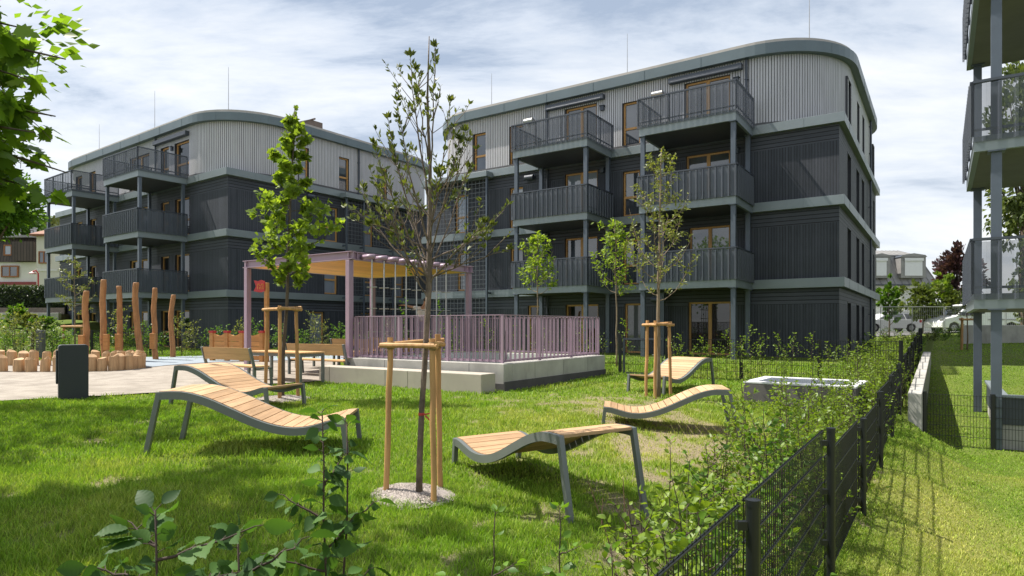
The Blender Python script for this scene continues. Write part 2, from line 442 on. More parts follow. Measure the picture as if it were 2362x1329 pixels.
# ------------------------------------------------------------------ apartment buildings
ZB = [2.96, 6.02, 9.09]; ZT = [3.32, 6.38, 9.45]       # underside and top of the floor bands
class Bld:
    """local x runs along the front to its right-hand corner at x=0, local y into the house; the other seen face is x=0"""
    def __init__(s, P0, th, L, D, name, label):
        s.P0, s.th, s.L, s.D = P0, th, L, D
        s.u = Vector((math.cos(th), -math.sin(th), 0)); s.v = Vector((math.sin(th), math.cos(th), 0))
        s.root = thing(name, label, 'apartment building', (P0.x, P0.y, 0), -th)
    def fx(s, px, y0=0.0):
        p = s.P0 + s.v * y0; r = (px - CX) / FPX
        return -(p.x - r * p.y) / (s.u.x - r * s.u.y)
    def sy(s, px, x0=0.0):
        p = s.P0 + s.u * x0; r = (px - CX) / FPX
        return (r * p.y - p.x) / (s.v.x - r * s.v.y)
    def m(s, face, a, d, z):                     # face coordinates -> local; d>0 is inwards
        return (a, d, z) if face == 'f' else (-d, a, z)

def holed(b, mb, face, a0, a1, z0, z1, ops, depth=0.2):
    ops = [o for o in ops if o[0] < a1 and o[1] > a0 and o[2] < z1 and o[3] > z0]
    A = sorted({a0, a1} | {min(max(q, a0), a1) for o in ops for q in o[:2]})
    ZZ = sorted({z0, z1} | {min(max(q, z0), z1) for o in ops for q in o[2:4]})
    for i in range(len(A) - 1):
        for j in range(len(ZZ) - 1):
            ca, cz = (A[i] + A[i + 1]) / 2, (ZZ[j] + ZZ[j + 1]) / 2
            if any(o[0] < ca < o[1] and o[2] < cz < o[3] for o in ops): continue
            mb.poly([b.m(face, A[i], 0, ZZ[j]), b.m(face, A[i + 1], 0, ZZ[j]), b.m(face, A[i + 1], 0, ZZ[j + 1]), b.m(face, A[i], 0, ZZ[j + 1])])

def fbox(b, mb, face, a0, a1, d0, d1, z0, z1, mi=0):
    p, q = b.m(face, a0, d0, z0), b.m(face, a1, d1, z1)
    mb.box(min(p[0], q[0]), max(p[0], q[0]), min(p[1], q[1]), max(p[1], q[1]), z0, z1, mi)

def window(b, face, a0, a1, z0, z1, kind='narrow', glass=None, slit=False):
    mb = MB(); t = 0.075; d0, d1 = 0.10, 0.19
    if not slit:
        fbox(b, mb, face, a0, a0 + t, d0, d1, z0, z1); fbox(b, mb, face, a1 - t, a1, d0, d1, z0, z1)
        fbox(b, mb, face, a0 + t, a1 - t, d0, d1, z0, z0 + t); fbox(b, mb, face, a0 + t, a1 - t, d0, d1, z1 - t, z1)
        if kind == 'narrow':
            zm = z0 + (z1 - z0) * 0.42; fbox(b, mb, face, a0 + t, a1 - t, d0 + 0.004, d1, zm - 0.05, zm + 0.05)
        if kind == 'double':
            am = (a0 + a1) / 2; fbox(b, mb, face, am - 0.07, am + 0.07, d0 + 0.004, d1, z0 + t, z1 - t)
    else:
        fbox(b, mb, face, a0, a1, d0 + 0.06, d1, z0, z0 + 0.05); fbox(b, mb, face, a0, a1, d0 + 0.06, d1, z1 - 0.05, z1)
        fbox(b, mb, face, a0, a0 + 0.05, d0 + 0.06, d1, z0 + .05, z1 - .05); fbox(b, mb, face, a1 - 0.05, a1, d0 + 0.06, d1, z0 + .05, z1 - .05)
    # dark sheet reveal round the opening, a few millimetres proud of the wall
    e = 0.03; k = 1
    for q in ((a0 - e, a0, z0 - e, z1 + e), (a1, a1 + e, z0 - e, z1 + e), (a0, a1, z1, z1 + e), (a0, a1, z0 - e, z0)):
        fbox(b, mb, face, q[0], q[1], -0.012, 0.2, q[2], q[3], k)
    w = mb.build('window', [WOODF if not slit else REVEAL, REVEAL], b.root)
    g = MB(); fbox(b, g, face, a0 + 0.02, a1 - 0.02, 0.15, 0.17, z0 + 0.02, z1 - 0.02)
    g.build('pane', glass or GLASS, w)
    return w

def rounded(L, D, rf, rb, rl, step):
    """rounded rectangle: from the left end of the front, round the right front corner, ... -> list of (x, y, nx, ny)"""
    pts = []
    def seg(x0, y0, x1, y1, nx, ny):
        n = max(2, int(math.hypot(x1 - x0, y1 - y0) / step))
        for i in range(n): pts.append((x0 + (x1 - x0) * i / n, y0 + (y1 - y0) * i / n, nx, ny))
    def arc(cx, cy, r, t0):
        n = max(4, int(r * math.pi / 2 / step))
        for i in range(n):
            t = t0 + math.pi / 2 * i / n; pts.append((cx + r * math.cos(t), cy + r * math.sin(t), math.cos(t), math.sin(t)))
    h = math.pi / 2
    seg(-L + rl, 0, -rf, 0, 0, -1); arc(-rf, rf, rf, -h)
    seg(0, rf, 0, D - rb, 1, 0); arc(-rb, D - rb, rb, 0)
    seg(-rb, D, -L + rb, D, 0, 1); arc(-L + rb, D - rb, rb, h)
    seg(-L, D - rb, -L, rl, -1, 0); arc(-L + rl, rl, rl, math.pi)
    return pts

def top_floor(b, ops_f, ops_s, rf, rl, z0=9.47, z1=12.22, zf=12.64):
    P = rounded(b.L, b.D, rf, 3.2, rl, 0.105); n = len(P); mb = MB()
    def pieces(i):
        x0, y0, nx, ny = P[i]
        x1, y1 = P[(i + 1) % n][:2]
        mx, my = (x0 + x1) / 2, (y0 + y1) / 2
        zs = [(z0, z1)]
        ops = ops_f if (ny < -0.99 and abs(y0) < 1e-6) else (ops_s if nx > 0.99 else [])
        c = mx if ops is ops_f else my
        for o in ops:
            if o[0] - 0.02 < c < o[1] + 0.02:
                zs = [q for q in ((z0, o[2]), (o[3], z1)) if q[1] - q[0] > 0.01]
        return zs
    for i in range(n):
        x0, y0, ax, ay = P[i]; x1, y1, bx, by = P[(i + 1) % n]
        mx, my = x0 + (x1 - x0) * 0.74, y0 + (y1 - y0) * 0.74
        o = 0.028
        a = (x0 + ax * o, y0 + ay * o); c = (mx + ax * o, my + ay * o)
        for (za, zb) in pieces(i):
            mb.poly([(a[0], a[1], za), (c[0], c[1], za), (c[0], c[1], zb), (a[0], a[1], zb)], 0)
            mb.poly([(c[0], c[1], za), (mx, my, za), (mx, my, zb), (c[0], c[1], zb)], 1)
            mb.poly([(mx, my, za), (x1, y1, za), (x1, y1, zb), (mx, my, zb)], 1)
            mb.poly([(x0, y0, za), (a[0], a[1], za), (a[0], a[1], zb), (x0, y0, zb)], 0)
    mb.build('top_storey_wall', [LIGHTC, GAP], b.root)
    Q = rounded(b.L, b.D, rf, 3.2, rl, 0.35); m = len(Q); fb = MB(); rb_ = MB()
    def ring(mbx, oa, za, ob, zb, mi=0):
        k = len(mbx.v)
        for (x, y, nx, ny) in Q: mbx.v += [(x + nx * oa, y + ny * oa, za), (x + nx * ob, y + ny * ob, zb)]
        for i in range(m):
            j = (i + 1) % m; mbx.f.append((k + 2 * i, k + 2 * j, k + 2 * j + 1, k + 2 * i + 1)); mbx.m.append(mi)
    ring(fb, 0.0, z1, 0.30, z1); ring(fb, 0.30, z1, 0.30, zf); ring(fb, 0.30, zf, 0.22, zf + 0.03); ring(fb, 0.22, zf + .03, 0.0, zf + .03)
    for i in range(0, m, 7):                      # standing seams of the sheet
        x, y, nx, ny = Q[i]; t = (-ny, nx)
        fb.bar((x + nx * 0.303, y + ny * 0.303, z1), (x + nx * 0.303, y + ny * 0.303, zf), 0.012, 0.012)
    fb.build('roof_fascia', BAND_D, b.root, smooth=False)
    ring(rb_, 0.16, zf + 0.0, 0.16, zf + 0.16); ring(rb_, 0.16, zf + 0.16, -0.3, zf + 0.20)
    rb_.poly([(x - nx * 0.3, y - ny * 0.3, zf + 0.195) for (x, y, nx, ny) in Q])
    rb_.build('roof', ROOFM, b.root)
    # base flashing of the curved wall
    sk = MB(); ring(sk, 0.05, z0 - 0.02, 0.05, z0 + 0.12); ring(sk, 0.05, z0 + .12, 0.0, z0 + .12); sk.build('base_flashing', GAP, b.root)

def storeys(b, opsf, opss, ground=(0.12)):
    for k in range(3):
        z0 = ground if k == 0 else ZT[k - 1]; z1 = ZB[k]; zh = z1 - 0.62
        mb, mh = MB(), MB()
        holed(b, mb, 'f', -b.L, 0, z0, zh, opsf[k]); holed(b, mb, 's', 0, b.D, z0, zh, opss[k])
        holed(b, mh, 'f', -b.L, 0, zh, z1, opsf[k]); holed(b, mh, 's', 0, b.D, zh, z1, opss[k])
        for q, za, zb in ((mb, z0, zh), (mh, zh, z1)):
            q.poly([(-b.L, b.D, za), (0, b.D, za), (0, b.D, zb), (-b.L, b.D, zb)])
            q.poly([(-b.L, 0, za), (-b.L, b.D, za), (-b.L, b.D, zb), (-b.L, 0, zb)])
        w = mb.build('storey_wall', DK, b.root)
        mh.build('board_strip', DKH, w)
        bn = MB(); p = 0.2
        zb, zt = ZB[k], ZT[k]
        # hollow ring of sheet with a deck on top
        bn.box(-b.L - p, p, -p, b.D + p, zb, zt)
        for a in np.arange(-b.L + 1.2, 0, 3.0): bn.bar((a, -p - 0.003, zb), (a, -p - 0.003, zt), 0.01, 0.01)
        for a in np.arange(1.4, b.D, 3.0): bn.bar((p + 0.003, a, zb), (p + 0.003, a, zt), 0.01, 0.01)
        bn.build('floor_band', BAND, b.root, bevel=0.012)

def corrugated(mb, a, c, z0, z1, out, pitch=0.24, mi=0):
    """trapezoidal sheet from a to c (2-D local), bulging along out"""
    a, c, o = Vector((*a, 0)), Vector((*c, 0)), Vector((*out, 0)); L = (c - a).length; n = max(2, round(L / pitch)); d = (c - a) / n
    line = []
    for i in range(n):
        p = a + d * i
        line += [p, p + d * 0.66, p + d * 0.74 + o * 0.045, p + d * 0.92 + o * 0.045]
    line.append(c)
    for i in range(len(line) - 1):
        mb.poly([(line[i].x, line[i].y, z0), (line[i + 1].x, line[i + 1].y, z0), (line[i + 1].x, line[i + 1].y, z1), (line[i].x, line[i].y, z1)], mi)

def balcony(root, x0, x1, y0, y1, zb, zt, post_from, posts, perf, soffit, backwall=True, name='balcony', dens=0.24, nested=True):
    s = MB(); s.box(x0, x1, y0, y1, zb + 0.05, zt)
    s.box(x0 + 0.1, x1 - 0.1, y0 + 0.1, y1 - 0.02, zb, zb + 0.05, 1)
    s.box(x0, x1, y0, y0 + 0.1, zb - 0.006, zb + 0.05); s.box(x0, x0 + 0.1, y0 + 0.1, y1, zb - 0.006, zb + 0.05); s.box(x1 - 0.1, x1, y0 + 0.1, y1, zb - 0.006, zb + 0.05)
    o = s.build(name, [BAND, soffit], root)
    h = 1.06; p = MB(); e = 0.045
    corrugated(p, (x0 - e, y0 - e), (x1 + e, y0 - e), zt - 0.12, zt + h - 0.05, (0, -1), dens)
    corrugated(p, (x1 + e, y0 - e), (x1 + e, y1), zt - 0.12, zt + h - 0.05, (1, 0), dens)
    corrugated(p, (x0 - e, y1), (x0 - e, y0 - e), zt - 0.12, zt + h - 0.05, (-1, 0), dens)
    p.build('railing_sheet', perf, o)
    r = MB()
    for (q, w) in (((x0 - .02, y0 - .02), (x1 + .02, y0 - .02)), ((x1 + .02, y0 - .02), (x1 + .02, y1)), ((x0 - .02, y1), (x0 - .02, y0 - .02))):
        r.bar((*q, zt + h), (*w, zt + h), 0.09, 0.05)
        r.bar((*q, zt + 0.12), (*w, zt + 0.12), 0.03, 0.05)
        L = math.hypot(w[0] - q[0], w[1] - q[1]); n = max(1, round(L / 1.25))
        for i in range(n + 1):
            a = (q[0] + (w[0] - q[0]) * i / n, q[1] + (w[1] - q[1]) * i / n)
            ins = (0.0 if i not in (0, n) else 0)
            r.bar((*a, zt), (*a, zt + h), 0.05, 0.05)
    r.build('handrail', RAILM, o)
    for (x, y) in posts:
        q = MB(); w = 0.085
        q.box(x - w, x + w, y - w * 0.8, y + w * 0.8, post_from, zb - 0.006)
        q.box(x - 0.14, x + 0.14, y - 0.14, y + 0.14, zb - 0.035, zb - 0.008)
        q.build('post', POST, o)
    return o

def vent(b, face, a, z, metal):
    mb = MB(); c = b.m(face, a, 0, z); ax = 'y' if face == 'f' else 'x'
    # tube lying along the wall with a square plate behind it
    fbox(b, mb, face, a - 0.26, a + 0.26, -0.03, 0.0, z - 0.16, z + 0.16)
    p, q = b.m(face, a - 0.24, -0.17, z), b.m(face, a + 0.24, -0.17, z)
    mb.tube([p, q], 0.12, 14, cap=False); mb.tube([q, p], 0.085, 14, cap=True)
    mb.bar(b.m(face, a, -0.02, z), b.m(face, a, -0.1, z), 0.14, 0.14)
    mb.build('vent', metal, b.root, smooth=False)
def pipe(b, face, a, z0, z1, off=-0.11):
    mb = MB(); mb.tube([b.m(face, a, off, z0), b.m(face, a, off, z1)], 0.055, 8)
    for z in np.arange(z0 + 0.5, z1, 1.4): mb.bar(b.m(face, a, 0, z), b.m(face, a, off - .06, z), 0.13, 0.03)
    mb.build('downpipe', RAILM, b.root)
def awning(b, a0, a1, z):
    mb = MB(); fbox(b, mb, 'f', a0, a1, -0.26, -0.04, z - 0.11, z + 0.12); fbox(b, mb, 'f', a0 + .1, a1 - .1, -0.285, -0.26, z - 0.11, z - 0.04)
    fbox(b, mb, 'f', a1 - 0.35, a1 - 0.15, -0.04, 0.0, z - 0.06, z + 0.06); fbox(b, mb, 'f', a0 + 0.15, a0 + .35, -0.04, 0.0, z - 0.06, z + 0.06)
    mb.build('awning_cassette', RAILM, b.root, bevel=0.02)
def lamp(b, a, z, face='f'):
    mb = MB(); fbox(b, mb, face, a - 0.09, a + 0.09, -0.16, 0, z - 0.1, z + 0.1); fbox(b, mb, face, a - 0.13, a + 0.13, -0.2, -0.0, z + .1, z + 0.12); mb.build('wall_lamp', RAILM, b.root)
def rod(b, x, y, z0, z1):
    mb = MB(); mb.tube([(x, y, z0), (x, y, z0 + (z1 - z0) * .5), (x, y, z1)], [0.022, 0.017, 0.010], 5); mb.tube([(x, y, z0), (x, y, z0 + 0.12)], 0.06, 8)
    mb.build('lightning_rod', STEEL, b.root)
def trellis(b, face, a0, a1, off, zs, posts):
    """square wire mesh in a frame set off the wall: one panel per storey"""
    for (z0, z1) in zs:
        mb = MB(); n = max(2, round((a1 - a0) / 0.24))
        for i in range(n + 1):
            a = a0 + (a1 - a0) * i / n; mb.bar(b.m(face, a, off, z0), b.m(face, a, off, z1), 0.013, 0.013)
        k = max(2, round((z1 - z0) / 0.24))
        for j in range(k + 1):
            z = z0 + (z1 - z0) * j / k; mb.bar(b.m(face, a0, off + 0.012, z), b.m(face, a1, off + 0.012, z), 0.016, 0.016)
        mb.build('trellis_panel', TREL, b.root)
    for a in posts:
        mb = MB(); p = b.m(face, a, off - 0.05, 0.1); q = b.m(face, a, off - 0.05, zs[-1][1] + 0.15); mb.bar(p, q, 0.09, 0.09)
        for z in (ZT[0] - .15, ZT[1] - .15, ZT[2] - .2): mb.bar(b.m(face, a, off - 0.05, z), b.m(face, a, -0.15, z), 0.06, 0.1)
        mb.build('trellis_post', POST, b.root)
    mb = MB(); fbox(b, mb, face, a0 - 0.15, a1 + 0.15, off - 0.25, -0.205, 9.02, 9.30); mb.build('trellis_canopy', BAND, b.root, bevel=0.012)
def solar(b, x, y, w=2.2, z=13.35):
    mb = MB()
    mb.extr([(x - w / 2, y, 12.8), (x - w / 2, y, z), (x - w / 2, y + 1.3, z + 0.55), (x - w / 2, y + 2.0, z + 0.55), (x - w / 2, y + 2.0, 12.8)], (w, 0, 0))
    for i in range(5): mb.bar((x - w / 2 + w * i / 4, y - .04, z + .02), (x - w / 2 + w * i / 4, y + 1.3, z + .6), .07, .07)
    mb.bar((x - w / 2 - .2, y + 1.3, z + .6), (x + w / 2 + .2, y + 1.3, z + .6), .08, .08)
    mb.build('solar_panel', SOLAR, b.root)

# ---- the building right of the middle: balconies to the front, slit windows round the corner
P0 = Vector((12.24, 24.0, 0))
B = Bld(P0, TH, 20.4, 16.0, 'apartment_building', 'dark timber apartment building with slit windows on its corner side, beside the mauve railing')
def fr(b, pxs): return b.fx(pxs[0]), b.fx(pxs[1])
opsf, opss = [[], [], [], []], [[], [], [], []]
WIN = []
def addw(b, k, face, a0, a1, z0, z1, kind, slit=False, glass=None):
    (opsf if face == 'f' else opss)[k].append((a0, a1, z0, z1)); WIN.append((face, a0, a1, z0, z1, kind, slit, glass))
lv = [0.30, 3.36, 6.42, 9.50]
for k, lst in {3: [(1093, 1122, 'narrow'), (1175, 1206, 'narrow'), (1305, 1376, 'double'), (1437, 1476, 'narrow'), (1581, 1684, 'double')],
               2: [(1050, 1080, 'narrow'), (1176, 1206, 'narrow'), (1303, 1378, 'double'), (1437, 1476, 'narrow'), (1583, 1684, 'double')],
               1: [(1055, 1082, 'narrow'), (1178, 1206, 'narrow'), (1303, 1378, 'double'), (1438, 1477, 'narrow'), (1590, 1684, 'double')],
               0: [(1218, 1250, 'door'), (1305, 1380, 'double'), (1441, 1479, 'door'), (1588, 1686, 'double')]}.items():
    for (p, q, kd) in lst:
        a0, a1 = fr(B, (p, q)); z1 = lv[k] + (2.0 if kd == 'narrow' else 2.28 if k else 2.2)
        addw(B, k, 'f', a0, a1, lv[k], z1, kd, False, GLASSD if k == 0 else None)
for k in range(4):
    for (p, q) in ((1955, 1962.5), (1975.5, 1981.5), (1988, 1993), (2007.5, 2010.5), (2014, 2016.5)):
        a0, a1 = B.sy(p), B.sy(q)
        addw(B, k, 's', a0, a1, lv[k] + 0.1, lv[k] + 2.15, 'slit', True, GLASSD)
storeys(B, opsf, opss)
top_floor(B, opsf[3], opss[3], 3.35, 2.9)
for w in WIN: window(B, w[0], w[1], w[2], w[3], w[4], w[5], w[7], w[6])
BAL = [(B.fx(1738) - 3.77, B.fx(1738)), (B.fx(1416) - 3.74, B.fx(1416))]
for (x0, x1) in BAL:
    for k in range(3):
        pf = 0.15 if k == 0 else ZT[k - 1]
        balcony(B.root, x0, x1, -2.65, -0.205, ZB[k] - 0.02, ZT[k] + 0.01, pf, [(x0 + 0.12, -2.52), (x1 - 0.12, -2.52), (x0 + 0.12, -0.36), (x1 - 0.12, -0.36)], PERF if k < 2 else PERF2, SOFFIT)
for px, k, me in ((1520, 3, STEEL), (1224, 3, STEEL), (1225, 2, RAILM), (1230, 1, RAILM), (1518, 0, RAILM)): vent(B, 'f', B.fx(px), (11.55 if k == 3 else ZB[k] - 0.32), me)
pipe(B, 'f', B.fx(1723), 9.5, 12.2); pipe(B, 'f', B.fx(1264), 9.5, 12.2)
pipe(B, 'f', B.fx(1265), 0.2, 9.0); pipe(B, 'f', B.fx(1722), 0.2, 9.0); pipe(B, 's', B.sy(2003), 0.2, 12.2)
awning(B, B.fx(1546), B.fx(1714), 11.95); awning(B, B.fx(1263), B.fx(1396), 11.95)
lamp(B, B.fx(1700), 11.45); lamp(B, B.fx(1391), 11.45); lamp(B, B.fx(1391), 8.6); lamp(B, B.fx(1700), 8.6)
trellis(B, 'f', B.fx(1000, -0.5), B.fx(1123, -0.5), -0.5, [(0.3, 2.9), (3.4, 5.95), (6.45, 9.0)], [B.fx(1076, -.5), B.fx(1124, -.5)])
for px, py in ((1134, 170), (1447, 78), (1867, -40)):
    x = B.fx(px, 1.2); d = (P0 + B.u * x + B.v * 1.2).y; rod(B, x, 1.2, 12.8, Z(py, d))
for px in (1280, 1400, 1522, 1660): solar(B, B.fx(px, 3.0), 2.6)

# ---- its twin to the left, seen from the other side
TL = math.radians(36.2)
Q0 = Vector((-14.3, 32.3, 0))
A_ = Bld(Q0, TL, 21.7, 16.0, 'apartment_building', 'dark timber apartment building behind the row of tall wooden posts')
opsf, opss = [[], [], [], []], [[], [], [], []]; WIN.clear()
for k in range(4):
    for (p, q, kd) in ((404, 437, 'narrow'), (372, 390, 'narrow'), (300, 345, 'double'), (208, 222, 'narrow'), (176, 190, 'narrow')):
        if k == 3 and p < 200: pass
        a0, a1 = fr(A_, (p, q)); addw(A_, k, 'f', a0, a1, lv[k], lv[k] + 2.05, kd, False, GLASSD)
for k, lst in {3: [(689, 711), (782, 805), (870, 893)], 2: [(749, 779), (840, 860), (912, 931)], 1: [(748, 778), (840, 860), (912, 931)], 0: [(714, 747), (832, 856)]}.items():
    for (p, q) in lst:
        a0, a1 = A_.sy(p), A_.sy(q)
        addw(A_, k, 's', a0, a1, lv[k] + (0 if k else 0), lv[k] + 2.0, 'narrow' if k else 'door')
storeys(A_, opsf, opss)
top_floor(A_, opsf[3], opss[3], 3.35, 2.9)
for w in WIN: window(A_, w[0], w[1], w[2], w[3], w[4], w[5], w[7], w[6])
for (x1, wd) in ((A_.fx(440), 4.0), (A_.fx(281), 4.1)):
    x0 = x1 - wd
    for k in range(3):
        pf = 0.15 if k == 0 else ZT[k - 1]
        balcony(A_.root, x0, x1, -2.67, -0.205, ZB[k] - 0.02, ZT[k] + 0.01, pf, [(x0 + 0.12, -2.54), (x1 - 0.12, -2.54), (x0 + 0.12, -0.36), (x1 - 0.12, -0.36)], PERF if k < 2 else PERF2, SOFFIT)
vent(A_, 's', A_.sy(712), ZB[2] - 0.3, RAILM)
pipe(A_, 's', A_.sy(825), 9.5, 12.2); pipe(A_, 'f', A_.fx(363), 9.5, 12.2)
awning(A_, A_.fx(362), A_.fx(438), 11.85); lamp(A_, A_.fx(400), 11.3)
trellis(A_, 's', A_.sy(797, 0.5), A_.sy(962, 0.5), -0.5, [(0.3, 2.9), (3.4, 5.95), (6.45, 9.0)], [A_.sy(798, .5), A_.sy(838, .5), A_.sy(905, .5)])
for px, py in ((527, 155), (357, 210), (229, 287)):
    x = A_.fx(px, 1.5); d = (Q0 + A_.u * x + A_.v * 1.5).y; rod(A_, x, 1.5, 12.8, Z(py, d))
solar(A_, -3.0, 5.2, 2.2)

# ---- balcony tower of a third house at the right edge of the photo
RP = Vector((9.07, 12.6, 0))
t3 = thing('balcony_house', 'house with steel balcony tower and grey undersides, standing on the lower lawn', 'apartment building', (RP.x, RP.y, 0), -TH)
for k, (zb, zt) in enumerate(((1.84, 2.13), (4.92, 5.21), (8.0, 8.29))):
    pf = -1.05 if k == 0 else (2.13, 5.21)[k - 1]
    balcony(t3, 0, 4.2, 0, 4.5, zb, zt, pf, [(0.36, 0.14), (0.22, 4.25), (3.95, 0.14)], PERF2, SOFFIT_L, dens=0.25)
mb = MB(); mb.box(4.3, 12, 0.3, 12, -1.0, 12.2); mb.build('wall', DK, t3)
mb = MB()
for zb in (1.84, 4.92, 8.0): mb.box(4.2, 12.15, 0.15, 12.15, zb, zb + 0.29)
mb.build('floor_band', BAND, t3)
mb = MB(); mb.box(0.42, 4.25, 0.25, 4.3, -1.3, -0.42); tb = mb.build('terrace_base', CONC, t3, bevel=0.02)
mb = MB(); mb.box(0.40, 4.25, 0.22, 0.30, -0.42, 0.1); mb.box(0.40, 0.48, 0.3, 4.3, -0.42, 0.1); mb.build('terrace_parapet', RAILM, tb)
mb = MB(); mb.box(0.36, 4.25, 0.18, 0.42, 0.1, 0.15); mb.box(0.36, 0.56, 0.42, 4.3, 0.1, 0.15); mb.build('parapet_cap', BAND, tb)

# ------------------------------------------------------------------ ground
def lawn_mat():
    m, t, b = nodes('lawn_soil_and_grass')
    tcn = N(t, 'ShaderNodeTexCoord').outputs['Object']
    at = N(t, 'ShaderNodeAttribute', attribute_name='bare').outputs['Fac']
    ym = N(t, 'ShaderNodeAttribute', attribute_name='dry').outputs['Fac']
    f = noise(t, tcn, 18, 6, 0.7)
    g = mixc(t, mrange(t, f, 0.3, 0.7, 0, 1), (0.05, 0.085, 0.014), (0.13, 0.18, 0.032))
    g = mixc(t, ym, g, mixc(t, f, (0.20, 0.20, 0.05), (0.34, 0.31, 0.10)))
    s = mixc(t, mrange(t, noise(t, tcn, 35, 5, 0.75), 0.35, 0.65, 0, 1), (0.12, 0.09, 0.06), (0.34, 0.27, 0.19))
    t.links.new(mixc(t, at, g, s), b.inputs['Base Color']); b.inputs['Roughness'].default_value = 0.95; b.inputs['Specular IOR Level'].default_value = 0.1
    bump(t, b, noise(t, tcn, 45, 4, 0.7), 0.8, 0.02)
    return m
def bare(x, y):
    """0..1 bare-soil share of the lawn: worn patches round the right-hand loungers"""
    t, w = tw(x, y)
    f = fbm(x * 1.1, y * 1.1, 21, 4); f2 = fbm(x * 3.5, y * 3.5, 33, 3)
    zone = np.exp(-(((x - 2.4) / 2.4) ** 2 + ((y - 9.2) / 2.6) ** 2)) + 0.75 * np.exp(-(((x - 1.0) / 2.2) ** 2 + ((y - 11.6) / 1.4) ** 2)) + 0.8 * np.exp(-(((x - 2.0) / 1.1) ** 2 + ((y - 6.0) / 1.6) ** 2))
    zone = zone + 0.7 * np.exp(-((w + 0.9) / 0.9) ** 2) * (t > 0) * (t < 20)
    zone = zone + 0.35 * np.exp(-(((x + 1.8) / 1.2) ** 2 + ((y - 6.4) / 0.5) ** 2))
    f3 = fbm(x * 7, y * 7, 43, 2)
    return np.clip((np.clip(zone, 0, 1) * 0.62 + (f - .45) * 1.3 + (f2 - .4) * 1.5 + (f3 - .37) * 1.2 - 0.56) * 2.4, 0, .8) * np.where(w > 0.0, 0.0, 1.0)
def dry(x, y):
    t, w = tw(x, y)
    f = fbm(x * 0.6 + 5, y * 0.6, 51, 4)
    right = np.where(w > 0, 0.20 + 1.0 * (f - 0.42) + 0.35 * np.exp(-((w - 0.7) / 0.5) ** 2), 0)
    left = np.where(w <= 0, np.clip((f - 0.50) * 2.4, 0, 1) * 0.55 + 0.42 * np.exp(-(((x - 2.6) / 3.2) ** 2 + ((y - 9.5) / 3.5) ** 2)), 0)
    return np.clip(right * np.where(t > 10, 0.25, 1.0) + left, 0, 1)
def nonuni(a, b, fine0, fine1, df, dc):
    l = list(np.arange(fine0, fine1, df)); q = fine1
    st = df
    while q < b: l.append(q); st = min(st * 1.25, dc); q += st
    l.append(b); q = fine0; st = df
    while q > a: st = min(st * 1.25, dc); q -= st; l.append(max(q, a))
    return np.array(sorted(set(np.round(l, 4))))
tv = nonuni(-40, 1600, -3, 30, 0.16, 60); wv = nonuni(-900, 900, -14, 5, 0.14, 60)
TT, WW = np.meshgrid(tv, wv, indexing='ij')
GX, GY = F0.x + TT * V_.x + WW * U.x, F0.y + TT * V_.y + WW * U.y
GZ = gz(GX, GY)
nv = np.arange(GX.size).reshape(GX.shape)
Fq = np.stack([nv[:-1, :-1].ravel(), nv[:-1, 1:].ravel(), nv[1:, 1:].ravel(), nv[1:, :-1].ravel()], 1)
lawn = np_mesh('lawn', np.stack([GX.ravel(), GY.ravel(), GZ.ravel()], 1), Fq[:, ::-1], lawn_mat(), None,
               {'bare': ('FLOAT', bare(GX, GY).ravel()), 'dry': ('FLOAT', dry(GX, GY).ravel())}, smooth=True)
struct(lawn)

def draped(name, near, far, nsub, mat, lift):
    """sheet between two polylines laid on the terrain"""
    V, k = [], len(near)
    def dens(pl, n):
        pl = [Vector(p) for p in pl]; o = []
        for i in range(len(pl) - 1):
            for j in range(n): o.append(pl[i].lerp(pl[i + 1], j / n))
        o.append(pl[-1]); return o
    a, c = dens(near, 12), dens(far, 12); n = len(a)
    for i in range(n):
        for j in range(nsub + 1):
            p = a[i].lerp(c[i], j / nsub); V.append((p.x, p.y, gz1(p.x, p.y) + lift))
    F = [(i * (nsub + 1) + j, (i + 1) * (nsub + 1) + j, (i + 1) * (nsub + 1) + j + 1, i * (nsub + 1) + j + 1) for i in range(n - 1) for j in range(nsub)]
    return struct(np_mesh(name, np.array(V), np.array(F), mat, smooth=True))
def path_mat():
    m, t, b = nodes('sandy_gravel'); tcn = N(t, 'ShaderNodeTexCoord').outputs['Object']
    f = noise(t, tcn, 2.2, 6, 0.65); f3 = noise(t, tcn, 70, 3, 0.7)
    c = mixc(t, mrange(t, f, 0.36, 0.62, 0, 1), (0.20, 0.172, 0.145), (0.37, 0.33, 0.285))
    c = mixc(t, mrange(t, f3, 0.35, 0.7, 0, 1), c, (0.235, 0.205, 0.17))
    c = mixc(t, mrange(t, noise(t, tcn, 22, 3), 0.66, 0.74, 0, 0.55), c, (0.14, 0.11, 0.085))
    t.links.new(c, b.inputs['Base Color']); b.inputs['Roughness'].default_value = 0.95; bump(t, b, f3, 0.5, 0.012); return m
def g2(px, py): p = G(px, py); return (p.x, p.y, 0)
near = [g2(-420, 955), g2(-150, 940), g2(0, 928), g2(150, 921), g2(390, 907), g2(560, 892), g2(660, 886), g2(745, 880)]
far = [g2(-420, 845), g2(-150, 838), g2(0, 834), g2(150, 834), g2(330, 836), g2(500, 835), g2(640, 833), g2(790, 830)]
draped('path', near, far, 20, path_mat(), 0.03)
draped('play_surface', [g2(250, 850), g2(300, 855), g2(380, 846), g2(490, 838), g2(650, 834), g2(800, 832)],
       [g2(250, 828), g2(300, 826), g2(380, 826), g2(490, 822), g2(650, 810), g2(800, 806)], 10,
       pm('blue_grey_rubber', (0.23, 0.27, 0.31), 0.9, 0.08, 2, 0, 0.3, bscale=90), 0.045)

